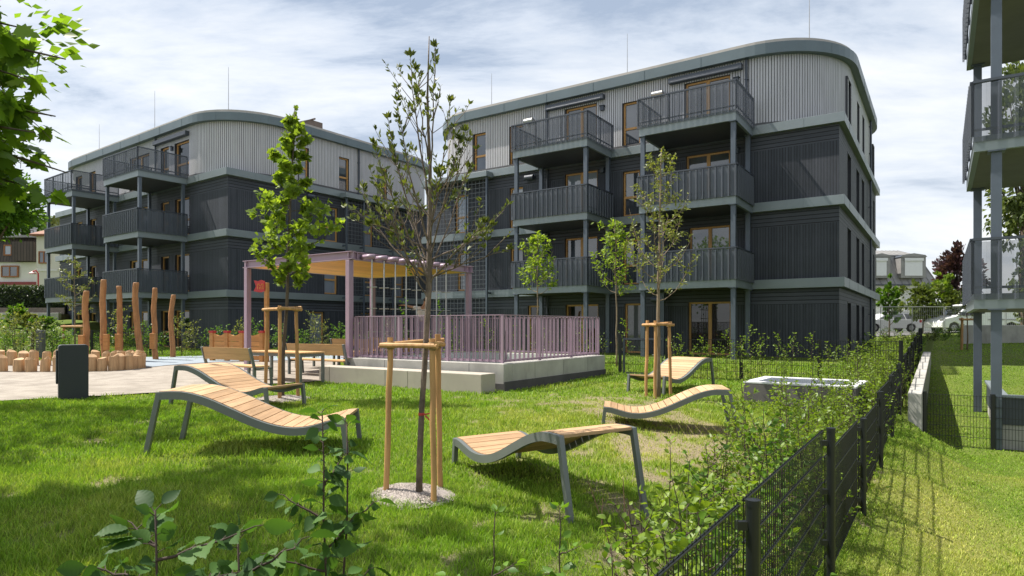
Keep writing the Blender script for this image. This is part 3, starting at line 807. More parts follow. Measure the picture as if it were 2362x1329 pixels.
# ------------------------------------------------------------------ wave loungers
LP = [(0, .70), (.07, .705), (.15, .695), (.26, .63), (.38, .52), (.5, .405), (.6, .33), (.7, .29), (.79, .295), (.87, .335), (.94, .375), (1, .385)]
_sx = np.array([a for a, _ in LP]); _sz = np.array([z for _, z in LP])
def prof(s):                                    # smooth: cubic Hermite through the measured profile
    i = int(np.clip(np.searchsorted(_sx, s) - 1, 0, len(_sx) - 2)); h = _sx[i + 1] - _sx[i]; t = (s - _sx[i]) / h
    def mm(j): j0, j1 = max(j - 1, 0), min(j + 1, len(_sx) - 1); return (_sz[j1] - _sz[j0]) / (_sx[j1] - _sx[j0])
    return (2 * t**3 - 3 * t**2 + 1) * _sz[i] + (t**3 - 2 * t**2 + t) * h * mm(i) + (-2 * t**3 + 3 * t**2) * _sz[i + 1] + (t**3 - t**2) * h * mm(i + 1)
LL, LW = 2.05, 0.95
def make_lounger(label):
    r = thing('wave_lounger', label, 'lounger', group='wooden wave loungers on the lawn')
    n = 60; pts = [Vector((-LL / 2 + LL * i / n, 0, prof(i / n))) for i in range(n + 1)]
    tg = [(pts[min(i + 1, n)] - pts[max(i - 1, 0)]).normalized() for i in range(n + 1)]
    nm = [Vector((-t.z, 0, t.x)) for t in tg]
    for sgn in (-1, 1):
        mb = MB(); y0, y1 = sgn * LW / 2, sgn * (LW / 2 - 0.05)
        for i in range(n + 1):
            for (y, k) in ((y0, 0), (y1, 0), (y1, -0.085), (y0, -0.085)):
                p = pts[i] + nm[i] * k; mb.v.append((p.x, y, p.z))
        for i in range(n):
            for j in range(4):
                j2 = (j + 1) % 4; mb.f.append((4 * i + j, 4 * i + j2, 4 * i + 4 + j2, 4 * i + 4 + j)); mb.m.append(0)
        for e in (0, 4 * n): mb.f.append((e, e + 1, e + 2, e + 3)); mb.m.append(0)
        mb.build('side_rail', LOUNGE, r)
    # slats: equal arc lengths
    acc = [0]
    for i in range(n): acc.append(acc[-1] + (pts[i + 1] - pts[i]).length)
    ns = 18; mb = MB(); tot = acc[-1]
    def at(s):
        i = min(max(int(np.searchsorted(acc, s)) - 1, 0), n - 1); f = (s - acc[i]) / (acc[i + 1] - acc[i])
        return pts[i].lerp(pts[i + 1], f), nm[i].lerp(nm[i + 1], f)
    for k in range(ns):
        s0, s1 = tot * k / ns + 0.005, tot * (k + 1) / ns - 0.005
        (p, a), (q, c) = at(s0), at(s1); y = LW / 2 - 0.055; V = []
        for (o, nn) in ((p, a), (q, c)):
            for h in (0.006, -0.024):
                for yy in (-y, y): w = o + nn * h; V.append((w.x, yy, w.z))
        mb.add(V, [(0, 1, 5, 4), (2, 6, 7, 3), (0, 2, 3, 1), (4, 5, 7, 6), (0, 4, 6, 2), (1, 3, 7, 5)])
    mb.build('slat_deck', PLANK, r)
    for (s, lean) in ((0, -0.13), (1, 0.03)):
        for sgn in (-1, 1):
            mb = MB(); z = prof(s); x = (-LL / 2 if s == 0 else LL / 2); y = sgn * (LW / 2 - 0.025)
            tz = z / (z + 0.35)
            mb.bar((x + (0.022 if s == 0 else -0.022), y, z - 0.004), (x + lean / tz, y, -0.35), 0.056, 0.056, upv=(1, 0, 0))
            mb.build('leg', LOUNGE, r, bevel=0.006)
    return r
def put_lounger(i, c, ang, label, scale=1.0, proto=[None]):
    z = gz1(c[0], c[1])
    if proto[0] is None: proto[0] = make_lounger(label); o = proto[0]; o.location = (c[0], c[1], z); o.rotation_euler = (0, 0, ang)
    else: o = dup(proto[0], (c[0], c[1], z), ang, label, scale)
    return o
R_ = math.radians
LOUNGERS = [((-2.95, 7.65), R_(4), 'wooden wave lounger in front of another lounger, behind the tall drooping shoot'),
            ((-4.82, 11.36), R_(-22), 'wooden wave lounger beside the bushy bright green tree, behind another lounger'),
            ((0.25, 6.50), R_(123), 'wooden wave lounger nearest the camera, right of the bare-stemmed staked tree'),
            ((2.36, 9.95), R_(180 - 9), 'wooden wave lounger on worn soil in front of the staked tree by the vent box'),
            ((3.52, 14.2), R_(180 + 45), 'wooden wave lounger partly hidden behind a staked tree, near the garden gate')]
for i, (c, a, l) in enumerate(LOUNGERS): put_lounger(i, c, a, l, (1, 1, .94, .90, .97)[i])

# ------------------------------------------------------------------ concrete surround, railing, pergola
PA = Vector((-4.20, 16.4, 0))                      # shared corner of pergola and railing
PT, PH = 0.69, 1.05
fl = 4.85; fd = 4.95
pl = thing('concrete_surround', 'pale concrete wall round a sunken yard, under the mauve railing', 'concrete wall', (PA.x, PA.y, 0), -TH)
mb = MB(); ti = 0.32; zb = -0.4
mb.box(0, fl, 0, ti, zb, PT); mb.box(fl - ti, fl, ti, fd, zb, PT); mb.box(0, ti, ti, fd, zb, PT); mb.box(ti, fl - ti, fd - ti, fd, zb, PT)
mb.build('wall', CONC, pl, bevel=0.015)
mb = MB(); mb.box(ti + .003, fl - ti - .003, fd - ti - 0.012, fd - ti - .003, -2.0, PT - 0.02); mb.box(fl - ti - .012, fl - ti - .003, ti, fd - ti - .012, -2.0, PT - 0.02); mb.box(ti + .003, ti + .012, ti, fd - ti - .012, -2, PT - .02); mb.box(ti + .013, fl - ti - .013, ti, fd - ti - .013, -2.05, -2.0)
mb.build('inner_lining', CONCW, pl)
mb = MB(); mb.box(fl + .001, fl + 0.025, -0.02, fd, -0.5, 0.30); mb.box(0.5, fl, -0.02, -0.001, -0.5, 0.26); mb.build('dark_base', CONCD, pl)
mb = MB()
for k in (1.25, 2.6, 3.9): mb.box(fl - 0.001, fl + 0.0015, k, k + 0.012, 0.305, PT - .02)
for k in (1.3, 2.7, 3.9): mb.box(k, k + .012, -0.0015, 0.001, 0.25, PT - .02)
mb.build('formwork_joint', CONCD, pl)

rl = thing('railing', 'mauve steel railing of upright bars round the sunken yard', 'railing', (PA.x, PA.y, PT), -TH)
ri = 0.14
cs = [(ri, ri), (fl - ri, ri), (fl - ri, fd - ri), (ri, fd - ri)]
for k in range(4):
    a, c = Vector((*cs[k], 0)), Vector((*cs[(k + 1) % 4], 0)); d = (c - a); L = d.length; d.normalize(); npan = 3
    for q in range(npan):
        mb = MB(); p0, p1 = a + d * L * q / npan, a + d * L * (q + 1) / npan; n = 17
        mb.bar((p0.x, p0.y, 0.05), (p1.x, p1.y, 0.05), 0.02, 0.05)
        for j in range(1, n):
            p = p0.lerp(p1, j / n); off = d.cross(Vector((0, 0, 1))) * (0.018 if j % 2 else -0.018); p = p + off
            mb.bar((p.x, p.y, 0.02), (p.x, p.y, PH - 0.012), 0.012, 0.028, upv=tuple(d.cross(Vector((0, 0, 1)))))
        mb.build('bar_panel', MAUVE, rl)
        mb = MB(); mb.bar((p0.x, p0.y, 0), (p0.x, p0.y, PH - .012), 0.05, 0.06); mb.build('post', MAUVE, rl)
    mb = MB(); mb.bar((a.x, a.y, PH), (c.x, c.y, PH), 0.055, 0.02); mb.build('handrail', MAUVE, rl)

pg = thing('pergola', 'mauve steel pergola with timber ceiling and hanging climbing poles', 'pergola', (PA.x, PA.y, 0), -TH)
gl, gd = 4.34, 5.05; zt = 3.40; zs = 3.19
gcorn = [(0.0, 0.06), (-gl, 0.06), (0.0, gd), (-gl, gd)]
for (x, y) in gcorn:
    q = PA + U * x + V_ * y; zg = PT if x == 0 else gz1(q.x, q.y) - 0.1
    mb = MB(); mb.bar((x, y, zg), (x, y, zs), 0.15, 0.14); mb.box(x - .078, x + .078, y - .012, y + .012, zg, zs)
    mb.box(x - .17, x + .17, y - .15, y + .15, zg, zg + 0.02); mb.build('column', MAUVE, pg, bevel=0.008)
def ibeam(p, q, h=0.21, w=0.13):
    mb = MB(); p, q = Vector(p), Vector(q)
    for (dz, hh, ww) in ((h / 2 - .01, .02, w), (-h / 2 + .01, .02, w), (0, h - .04, .016)): mb.bar(p + Vector((0, 0, dz)), q + Vector((0, 0, dz)), ww, hh)
    for f in (0.03, 0.97):
        m = p.lerp(q, f); mb.bar(m + Vector((0, 0, -h / 2 + .02)), m + Vector((0, 0, h / 2 - .02)), w * .9, 0.02, upv=tuple((q - p).normalized()))
    return mb
zc = zs + 0.12
for (p, q) in (((0.15, 0.06), (-gl - .15, 0.06)), ((0.0, 0.135), (0.0, gd - .075)), ((0.15, gd), (-gl - .15, gd)), ((-gl, 0.135), (-gl, gd - .075))):
    ibeam((*p, zc), (*q, zc)).build('beam', MAUVE, pg)
mb = MB(); n = 16
for i in range(n): mb.box(-gl + 0.08 + (gl - .16) * i / n + .004, -gl + 0.08 + (gl - .16) * (i + 1) / n - .004, 0.14, gd - 0.08, zs + 0.02, zs + 0.14)
mb.build('ceiling', CEILW, pg)
for i, px in enumerate((858, 886, 912, 937, 961, 985, 1007, 1029)):
    r = (px - CX) / FPX; p = PA + U * 0.42
    y = (r * p.y - p.x) / (V_.x - r * V_.y)
    mb = MB(); mb.tube([(0.42, y, zs + 0.02), (0.42, y, PT + 0.05)], 0.019, 6)
    for zr in (1.35, 1.95, 2.5): mb.tube([(0.42 - 0.13, y - 0.05, zr), (0.42 + 0.13, y + 0.05, zr)], 0.015, 6)
    mb.build('climbing_pole', STEEL, pg)
    mb = MB(); mb.tube([(0.06, y, zs + 0.1), (0.50, y, zs + 0.1)], 0.065, 10); mb.build('pole_bracket', MAUVE, pg, smooth=True)

bw = Vector((-0.63, 13.2, 0))
cb = thing('concrete_bench', 'long low smooth concrete bench block in front of the railing', 'bench', (bw.x, bw.y, 0), -TH)
mb = MB(); cuts = [0, -2.05, -2.75, -4.65, -5.25]
for i in range(4):
    mb = MB(); a, c = cuts[i], cuts[i + 1]
    poly = [(a, 0, 0), (c + .008, 0, 0), (c + .008, .5, 0), (a, .5, 0)] if i < 3 else [(a, 0, 0), (c + .22, 0, 0), (c, .5, 0), (a, .5, 0)]
    mb.extr([(p[0], p[1], -0.3) for p in poly], (0, 0, 0.8)); mb.build('bench_block', CONCB, cb, bevel=0.012)

# vent box in the lawn
vp = Vector((4.62, 12.8, 0)); zg = gz1(5.3, 12.9)
vb = thing('vent_box', 'low concrete box with metal grate on the lawn by the hedge', 'ventilation box', (vp.x, vp.y, 0), -math.radians(36))
mb = MB(); mb.box(0, 2.0, 0, .16, zg - .4, .36); mb.box(0, 2.0, 1.44, 1.6, zg - .4, .36); mb.box(0, .16, .16, 1.44, zg - .4, .36); mb.box(1.84, 2.0, .16, 1.44, zg - .4, .36)
mb.build('wall', concrete('dark_coated_concrete', (0.12, 0.112, 0.108), 0.2, 0.3), vb, bevel=0.012)
mb = MB(); mb.box(-.004, 2.004, -.004, .2, .36, .40); mb.box(-.004, 2.004, 1.4, 1.604, .36, .40); mb.box(-.004, .2, .2, 1.4, .36, .40); mb.box(1.8, 2.004, .2, 1.4, .36, .40); mb.build('rim', CONCW, vb, bevel=0.008)
mb = MB()
for i in range(40): mb.box(.205 + 1.59 * i / 40, .205 + 1.59 * i / 40 + .012, .2, 1.4, .35, .388)
for j in range(7): mb.box(.2, 1.8, .2 + 1.2 * j / 6 - .004, .2 + 1.2 * j / 6 + .004, .353, .384)
mb.box(.17, 1.83, .17, 1.43, .30, .31); mb.build('grate', pm('galvanised_grate', (0.19, 0.215, 0.25), 0.7, .1, 3, 0), vb)

# ------------------------------------------------------------------ stakes round the young trees
def stake_frame(label, pts, H, th=0.045, bars=((0, 1), (1, 2), (2, 0)), over=0.08):
    c = sum((Vector((p[0], p[1], 0)) for p in pts), Vector()) / len(pts); zg = gz1(c.x, c.y)
    r = thing('tree_stakes', label, 'tree stakes', (c.x, c.y, zg), 0, 'timber stakes round young trees')
    tops = []
    for p in pts:
        d = Vector((p[0], p[1], 0)) - c; b = Vector((d.x, d.y, gz1(p[0], p[1]) - zg - 0.25)); tt = Vector((d.x * 0.86, d.y * 0.86, H + R.uniform(-.01, .03)))
        mb = MB(); k = 7; pp = [b.lerp(tt, i / k) + Vector((R.uniform(-.006, .006), R.uniform(-.006, .006), 0)) for i in range(k + 1)]
        mb.tube(pp, [th * R.uniform(0.94, 1.06) for _ in pp], 10); mb.build('stake', STAKE, r, smooth=False); tops.append(tt)
    for (i, j) in bars:
        a, c2 = tops[i].copy(), tops[j].copy(); a.z = c2.z = H - 0.07; d = (c2 - a).normalized(); out = d.cross(Vector((0, 0, 1))) * th * 1.7
        if out.dot((a + c2) / 2) < 0: out = -out
        a, c2 = a - d * over + out, c2 + d * over + out
        a.z += 0.02 * i
        mb = MB(); mb.tube([a, a.lerp(c2, .5) + Vector((0, 0, .004)), c2], th * 0.88, 10); mb.build('crossbar', STAKE, r)
    mb = MB()
    for tt in tops:
        q = tt.copy(); q.z = H - 0.07
        for k in range(4): mb.lathe([(th * 1.35, -.008), (th * 1.5, 0), (th * 1.35, .008)], (q.x, q.y, q.z - .03 + .018 * k), 10)
    # rope holding the stem
    cc = Vector((0, 0, H - 0.05))
    for tt in tops: mb.tube([Vector((tt.x, tt.y, H - .05)), cc + Vector((tt.x, tt.y, 0)).normalized() * 0.04 + Vector((0, 0, -.03))], 0.009, 5)
    mb.build('rope', ROPE, r)
    return r
S1 = [G(890, 1140), G(1002, 1164), G(1016, 1128)]
stake_frame('three pine stakes tied round the bare front tree nearest the camera', S1, 1.45, 0.026)
S2 = [G(597, 886), G(675, 905), G(672, 893)]
t2 = G(650, 921)
S2 = [t2 + Vector((-.42, .28, 0)), t2 + Vector((.06, -.28, 0)), t2 + Vector((.26, .18, 0))]
stake_frame('three pine stakes under the bushy bright green tree', S2, 1.78, 0.034)
t3_ = G(1517, 916)
S3 = [t3_ + Vector((-.24, .0, 0)), t3_ + Vector((-.10, -.22, 0)), t3_ + Vector((.29, .10, 0))]
stake_frame('three orange stakes of the tree between the two right loungers', S3, 1.52, 0.032, ((0, 1), (1, 2), (2, 0)))
t4_ = GP(172, 27.0)
stake_frame('stakes of the small tree behind the log ring at the left', [t4_ + Vector((-.45, -.1, 0)), t4_ + Vector((.5, -.1, 0)), t4_ + Vector((0, .5, 0))], 1.25, 0.05)
t5_ = GP(2231, 26.5)
stake_frame('stakes of the small tree beyond the lower lawn', [t5_ + Vector((-.3, -.1, 0)), t5_ + Vector((.35, -.1, 0)), t5_ + Vector((0, .35, 0))], 1.3, 0.045)

# gravel rings
def gravel(name, label, c, r, n, seed):
    rg = np.random.default_rng(seed); nr, na = 10, 36; V = []; F = []
    for i in range(nr + 1):
        for j in range(na):
            a = 2 * math.pi * j / na; rr = r * i / nr * (1 + 0.10 * math.sin(a * 3 + seed) + 0.06 * math.sin(a * 7))
            x, y = c.x + rr * math.cos(a), c.y + rr * math.sin(a); V.append((x, y, gz1(x, y) + 0.055 * (1 - (i / nr) ** 2) + (0.012 if i < nr else -0.01)))
    for i in range(nr):
        for j in range(na): F.append((i * na + j, (i + 1) * na + j, (i + 1) * na + (j + 1) % na, i * na + (j + 1) % na))
    V = np.array(V); F = np.array(F)
    a = rg.uniform(0, 2 * math.pi, n); rr = r * np.sqrt(rg.uniform(0, 1.05, n)); x, y = c.x + rr * np.cos(a), c.y + rr * np.sin(a)
    z = gz(x, y) + 0.055 * (1 - np.clip(rr / r, 0, 1) ** 2) + 0.012
    s = rg.uniform(0.006, 0.017, n)
    oct_ = np.array([(1, 0, 0), (0, 1, 0), (-1, 0, 0), (0, -1, 0), (.1, .1, .75)]); 
    rot = rg.uniform(0, 6.28, n); st = rg.uniform(0.6, 1.3, (n, 1))
    P = np.zeros((n, 5, 3))
    for k in range(5):
        ox, oy, oz = oct_[k]; P[:, k, 0] = x + s * (np.cos(rot) * ox - np.sin(rot) * oy * st[:, 0]); P[:, k, 1] = y + s * (np.sin(rot) * ox + np.cos(rot) * oy * st[:, 0]); P[:, k, 2] = z + s * oz - 0.002
    base = len(V) + np.arange(n)[:, None] * 5
    Fs = np.concatenate([np.stack([base[:, 0] + i, base[:, 0] + (i + 1) % 4, base[:, 0] + 4, base[:, 0] + 4], 1) for i in range(4)], 0)
    # quads only: degenerate 4th corner avoided by splitting the meshes
    V2 = P.reshape(-1, 3)
    mb = MB(); mb.v = [tuple(v) for v in V] + [tuple(v) for v in V2]; mb.f = [tuple(int(q) for q in f) for f in F] + [tuple(int(q) for q in f[:3]) for f in Fs]; mb.m = [0] * len(mb.f)
    o = mb.build(name, pm('pale_gravel', (0.34, 0.30, 0.275), 0.9, 0.3, 25, 0, 0.6, island=0.4, bscale=120))
    o['kind'] = 'stuff'; o['label'] = label; o['category'] = 'gravel'
T1 = G(966, 1150)
gravel('gravel', 'pale gravel ring at the foot of the bare staked front tree', T1 + Vector((-.06, .05, 0)), 0.37, 2400, 1)
gravel('gravel', 'pale gravel ring under the bushy bright green tree', t2 + Vector((0, -.05, 0)), 0.55, 1200, 2)

# ------------------------------------------------------------------ robinia posts, log ring, bin
def robinia(px, pyt, d, r0, lean, seed, label):
    q = random.Random(seed); p = GP(px, d); H = Z(pyt, d) - p.z
    r = thing('climbing_post', label, 'wooden post', (p.x, p.y, p.z), 0, 'tall peeled robinia posts of the playground')
    n = 26; ph = q.uniform(0, 6); am = q.uniform(.03, .065)
    pts = []
    for i in range(n + 1):
        f = i / n; pts.append(Vector((lean * f + am * (math.sin(f * (3.4 + 1.1 * (seed % 4)) + ph) - math.sin(ph) + .4 * math.sin(f * (9 + 2.3 * (seed % 3)) + ph * 3)), am * .7 * math.sin(f * 4 + ph * 2), -0.3 + (H + 0.3) * f)))
    rad = [r0 * (1 - 0.16 * i / n) * (1 + 0.05 * math.sin(i * 1.3 + ph) + q.uniform(-.03, .03)) for i in range(n + 1)]
    mb = MB(); mb.tube(pts[:-1] + [pts[-1] - Vector((0, 0, .02)), pts[-1]], rad[:-1] + [rad[-1], rad[-1] * .85], 14); mb.build('post', ROBIN, r, smooth=True)
    return r, pts, rad
POSTS = [(203, 671, 21.0, .105, -.03, 'wavy peeled post nearest the small staked tree at the left'), (246, 645, 22.2, .11, -.12, 'tallest wavy peeled post, standing in the log ring'),
         (277, 660, 22.4, .10, -.06, 'wavy peeled post with a notched pale top above the log ring'), (321, 652, 22.3, .11, -.09, 'tall peeled post leaning left with a slanted top, right of the log ring'),
         (361, 664, 23.2, .10, -.03, 'straight peeled post with a foothold block near its foot'), (400, 680, 24.4, .10, .03, 'shortest peeled post, furthest from the log ring')]
for i, (px, pt, d, r0, ln, lb) in enumerate(POSTS):
    r, pts, rad = robinia(px, pt, d, r0, ln, 40 + i, lb)
    if i in (0, 1, 2, 4):
        mb = MB(); zz_ = 0.72; c = pts[8]; sx = (0.0 if i in (2, 4) else .17 if i == 1 else -.06)
        mb.box(c.x - .085 + sx, c.x + .085 + sx, c.y - rad[8] - .07, c.y - rad[8] + .05, .42, .98); f = mb.build('foothold', PLAYW, r, bevel=.012)
    mb = MB()
    for zq in (.62, .8):
        c = pts[8] if zq < .7 else pts[9]; mb.lathe([(.022, 0), (.022, .02), (.001, .02)], (c.x, c.y - rad[8] - (.075 if i in (0, 2, 4) else .012), zq), 8, 0, 'y')
    mb.build('bolt', STEEL, r)
cxr, cyr = -14.7, 19.45
for k in range(54):
    a = 2 * math.pi * k / 54; x, y = cxr + 3.35 * math.cos(a), cyr + 1.25 * math.sin(a) + .12 * math.sin(3 * a)
    if (x / y) * FPX + CX < -25: continue
    q = random.Random(300 + k); h = q.uniform(.37, .47) + (.06 if math.sin(a) > 0 else 0); r0 = q.uniform(.12, .15)
    mb = MB(); mb.tube([(0, 0, -.2), (q.uniform(-.01, .01), 0, h * .5), (q.uniform(-.015, .015), q.uniform(-.01, .01), h - .015), (0, 0, h)], [r0, r0 * 1.02, r0 * .97, r0 * .86], 14)
    o = mb.build('log', LOGW, None, smooth=False, loc=(x + q.uniform(-.04, .04), y + q.uniform(-.05, .05), gz1(x, y)))
    tag(o, 'short sanded log standing upright in the ring round the sandpit', 'log', 'upright logs of the sandpit ring')
bp = G(170, 922)
bn = thing('litter_bin', 'anthracite metal bin with rounded top standing at the path edge', 'litter bin', (bp.x, bp.y, bp.z), R_(37))
mb = MB(); pr = [(-.235, -.1), (.235, -.1)] + [(.235 - .05 + .05 * math.cos(t), .98 + .05 * math.sin(t)) for t in np.linspace(0, math.pi / 2, 5)] + [(-.235 + .05 + .05 * math.cos(t), .98 + .05 * math.sin(t)) for t in np.linspace(math.pi / 2, math.pi, 5)]
mb.extr([(x, 0, z) for x, z in pr], (0, .36, 0)); mb.build('body', BIN, bn, bevel=.008)
mb = MB(); mb.box(-.27, -.237, .08, .30, .30, .93); mb.build('side_flap', BIN, bn, bevel=.006)

# ------------------------------------------------------------------ benches and tables
def bench(label, c, ang, L=1.9, flip=False):
    r = thing('park_bench', label, 'bench', (c[0], c[1], gz1(c[0], c[1])), ang, 'timber benches beside the pergola')
    mb = MB()
    for k in range(3): mb.box(-L / 2 + .04, L / 2 - .04, .02 + .14 * k, .15 + .14 * k, .43, .47)
    mb.build('seat', PLANKX, r, bevel=.005)
    mb = MB()
    for k in range(2): mb.extr([(-L / 2 + .045, -.075 - .03 * k, .60 + .145 * k), (-L / 2 + .045, -.04 - .03 * k, .60 + .145 * k), (-L / 2 + .045, -.07 - .03 * k, .742 + .145 * k), (-L / 2 + .045, -.105 - .03 * k, .742 + .145 * k)], (L - .09, 0, 0))
    mb.build('backrest', PLANKX, r)
    for x in (-L / 2, L / 2):
        mb = MB(); mb.bar((x, .0, -.1), (x, .0 - .0, .45), .05, .07, upv=(0, 1, 0)); mb.bar((x, .0, .43), (x, -.125, .89), .05, .06, upv=(0, 1, 0))
        mb.bar((x, .46, -.1), (x, .42, .43), .05, .06, upv=(0, 1, 0)); mb.bar((x, -.02, .41), (x, .45, .41), .05, .05); mb.build('leg_frame', LOUNGE, r, bevel=.005)
    return r
def table(label, c, ang, L=2.0):
    r = thing('picnic_table', label, 'table', (c[0], c[1], gz1(c[0], c[1])), ang, 'timber tables beside the pergola')
    mb = MB()
    for k in range(5): mb.box(-L / 2, L / 2, -.36 + .146 * k, -.36 + .146 * k + .138, .715, .75)
    mb.build('tabletop', PLANKX, r, bevel=.004)
    mb = MB(); mb.box(-L / 2 + .03, L / 2 - .03, -.34, -.29, .64, .712); mb.box(-L / 2 + .03, L / 2 - .03, .29, .34, .64, .712); mb.box(-L / 2 + .03, -L / 2 + .08, -.29, .29, .64, .712); mb.box(L / 2 - .08, L / 2 - .03, -.29, .29, .64, .712); mb.build('apron', LOUNGE, r)
    for x in (-L / 2 + .05, L / 2 - .05):
        for y in (-.33, .33): mb = MB(); mb.bar((x, y, -.1), (x, y, .70), .06, .06); mb.build('leg', LOUNGE, r)
    return r
bench('timber bench with its back to the lawn, nearest the left loungers', (-6.62, 15.05), -TH)
table('timber table between the benches behind the bushy green tree', (-5.62, 15.9), -TH, 2.1)
bench('timber bench facing away across the table, behind the green tree stakes', (-5.15, 16.95), -TH, 2.3)
table('timber table further back, close to the pergola column', (-5.6, 19.3), -TH, 2.0)
bench('timber bench at the far table by the pergola column', (-4.9, 20.1), -TH, 2.0)
bench('timber bench seen through the mauve railing bars', (-3.9, 21.0), -TH, 2.0)
for k in range(9):
    q = random.Random(900 + k); x = -5.6 + .27 * k; y = 22.3 - .17 * k + q.uniform(-.05, .05); h = q.uniform(.35, .6)
    mb = MB(); mb.tube([(0, 0, -.2), (0, 0, h - .015), (0, 0, h)], [.125, .12, .105], 12); o = mb.build('log', LOGW, None, loc=(x, y, gz1(x, y)))
    tag(o, 'short upright log in the row behind the far bench under the pergola', 'log', 'upright logs behind the pergola')

# play fort panel with flag
fp = GP(490, 22.6)
ft = thing('play_fort', 'orange timber play fort wall with red caps and a red swallowtail flag', 'play fort', (fp.x, fp.y, fp.z), -R_(16))
W_ = 2.05
for i, x in enumerate((0, .62, 1.24, W_)):
    mb = MB(); mb.box(x - .07, x + .07, -.07, .07, -.2, 1.02); p = mb.build('post', PLAYW, ft, bevel=.01)
    mb = MB(); mb.box(x - .09, x + .09, -.09, .09, 1.02, 1.09); mb.build('red_cap', REDP, p)
mb = MB()
for k in range(5):
    mb.box(.07, W_ - .07, -.03, .03, .08 + .16 * k, .23 + .16 * k)
for (xa, xb) in ((.07, .55), (.69, 1.17), (1.31, W_ - .07)):
    n = 8; top = [(xa + (xb - xa) * i / n, .035, .92 + .09 * (2 * i / n - 1) ** 2) for i in range(n + 1)]
    mb.extr([(xa, .035, .86)] + [(x, y, z) for x, y, z in top] + [(xb, .035, .86)], (0, -.07, 0))
mb.build('board_wall', PLAYW, ft)
mb = MB(); mb.box(W_ + .0, W_ + .13, .10, .22, -.2, 2.75); mb.build('flag_post', PLAYW, ft, bevel=.01)
mb = MB(); F_ = [(W_ + .05, 2.80), (W_ - .10, 2.84), (W_ - .22, 2.80), (W_ - .38, 2.83), (W_ - .30, 2.63), (W_ - .39, 2.46), (W_ - .2, 2.42), (W_ - .06, 2.42), (W_ + .05, 2.47)]
mb.extr([(x, .06, z) for x, z in F_], (0, .03, 0)); fg = mb.build('flag', REDP, ft)
mb = MB()
for (xa, za, xb, zb) in ((-.22, 2.52, -.22, 2.70), (-.22, 2.70, -.16, 2.70), (-.16, 2.70, -.16, 2.66), (-.16, 2.66, -.06, 2.66), (-.06, 2.66, -.06, 2.70), (-.06, 2.70, 0, 2.70), (0, 2.70, 0, 2.52), (-.14, 2.52, -.14, 2.6), (-.08, 2.52, -.08, 2.6), (-.14, 2.6, -.08, 2.6)):
    mb.bar((W_ + xa, .054, za), (W_ + xb, .054, zb), .012, .02, upv=(0, 1, 0))
mb.build('castle_emblem', YELP, fg)

# ------------------------------------------------------------------ mesh fences
def mesh_panel(mb, a, c, z0, z1, step=0.05, wd=0.0042, hd=0.0065, hstep=0.2):
    a, c = Vector((a[0], a[1], 0)), Vector((c[0], c[1], 0)); d = c - a; L = d.length; n = max(2, round(L / step)); o = d.cross(Vector((0, 0, 1))).normalized() * (wd * .5 + hd * .5)
    for i in range(n + 1):
        p = a + d * i / n; mb.bar((p.x, p.y, z0), (p.x, p.y, z1), wd, wd)
    k = round((z1 - z0 - .03) / hstep)
    for j in range(k + 1):
        z = z1 - .012 - (z1 - z0 - .03) * j / k
        for s in (-1, 1): mb.bar((a.x + o.x * s, a.y + o.y * s, z), (c.x + o.x * s, c.y + o.y * s, z), hd, hd)
def fence_post(p, z0, z1, parent, r=0.03, rnd=True):
    mb = MB()
    if rnd: mb.lathe([(r, z0), (r, z1 - .03), (r * 1.08, z1 - .03), (r * 1.08, z1), (.0005, z1 + .006)], (p[0], p[1], 0), 18)
    else: mb.box(p[0] - r, p[0] + r, p[1] - r * .7, p[1] + r * .7, z0, z1)
    return mb.build('fence_post', FENCE, parent, smooth=False)
bf = thing('mesh_fence', 'black double rod mesh fence stepping down the slope beside the hedge', 'fence', (0, 0, 0))
TOPS = [.69, .69, .465, .40, .55, .62, .70, .80, .90, 1.0, 1.12, 1.26, 1.40]
tp = lambda t: F0 + V_ * t
for i, zt_ in enumerate(TOPS):
    t0, t1 = -2.5 + 2.5 * i, 2.5 * i
    a, c = tp(t0 + .05), tp(t1 - .05)
    mb = MB(); mesh_panel(mb, a - U * .055, c - U * .055, zt_ - 1.03, zt_); mb.build('mesh_panel', FENCE, bf)
for i in range(len(TOPS) + 0):
    t = 2.5 * i; zt_ = max(TOPS[i], TOPS[min(i + 1, len(TOPS) - 1)]) + .012; p = tp(t); fence_post((p.x, p.y), gz1(p.x, p.y) - .5, zt_, bf, .031)
    mb = MB()
    for dz in (.12, .5, .9): mb = MB(); mb.box(p.x - .075, p.x - .02, p.y - .012, p.y + .02, zt_ - dz - .02, zt_ - dz + .02); mb.build('clamp', FENCE, bf)
# garden fence with gate
gf = thing('mesh_fence', 'black mesh fence with hedge plants growing through, from gate to corner', 'fence', (0, 0, 0))
g0 = Vector((3.03, 18.0, 0)); gp = lambda t: g0 + U * t
gt = 1.16
pts_ = [1.35, 3.3, 5.1, 6.75]
for i in range(len(pts_) - 1):
    mb = MB(); mesh_panel(mb, gp(pts_[i] + .04), gp(pts_[i + 1] - .04), gt - 1.03, gt, .05, .006, .009); mb.build('mesh_panel', FENCE, gf)
for t in pts_: p = gp(t); fence_post((p.x, p.y), -.3, gt + .02, gf, .032, False)
gg = thing('garden_gate', 'dark framed mesh garden gate beside the concrete surround', 'gate', (0, 0, 0))
mb = MB(); a, c = gp(.12), gp(1.25)
for (z) in (gt - .02, .18): mb.bar((a.x, a.y, z), (c.x, c.y, z), .05, .05)
for q in (a, c): mb.bar((q.x, q.y, .155), (q.x, q.y, gt + .005), .05, .05)
mb.build('gate_frame', RAILM, gg)
mb = MB(); mesh_panel(mb, gp(.16), gp(1.21), .2, gt - .045, .05, .006, .009); mb.build('mesh_infill', FENCE, gg)
p = gp(0); fence_post((p.x, p.y), -.2, gt + .1, gg, .045, False)
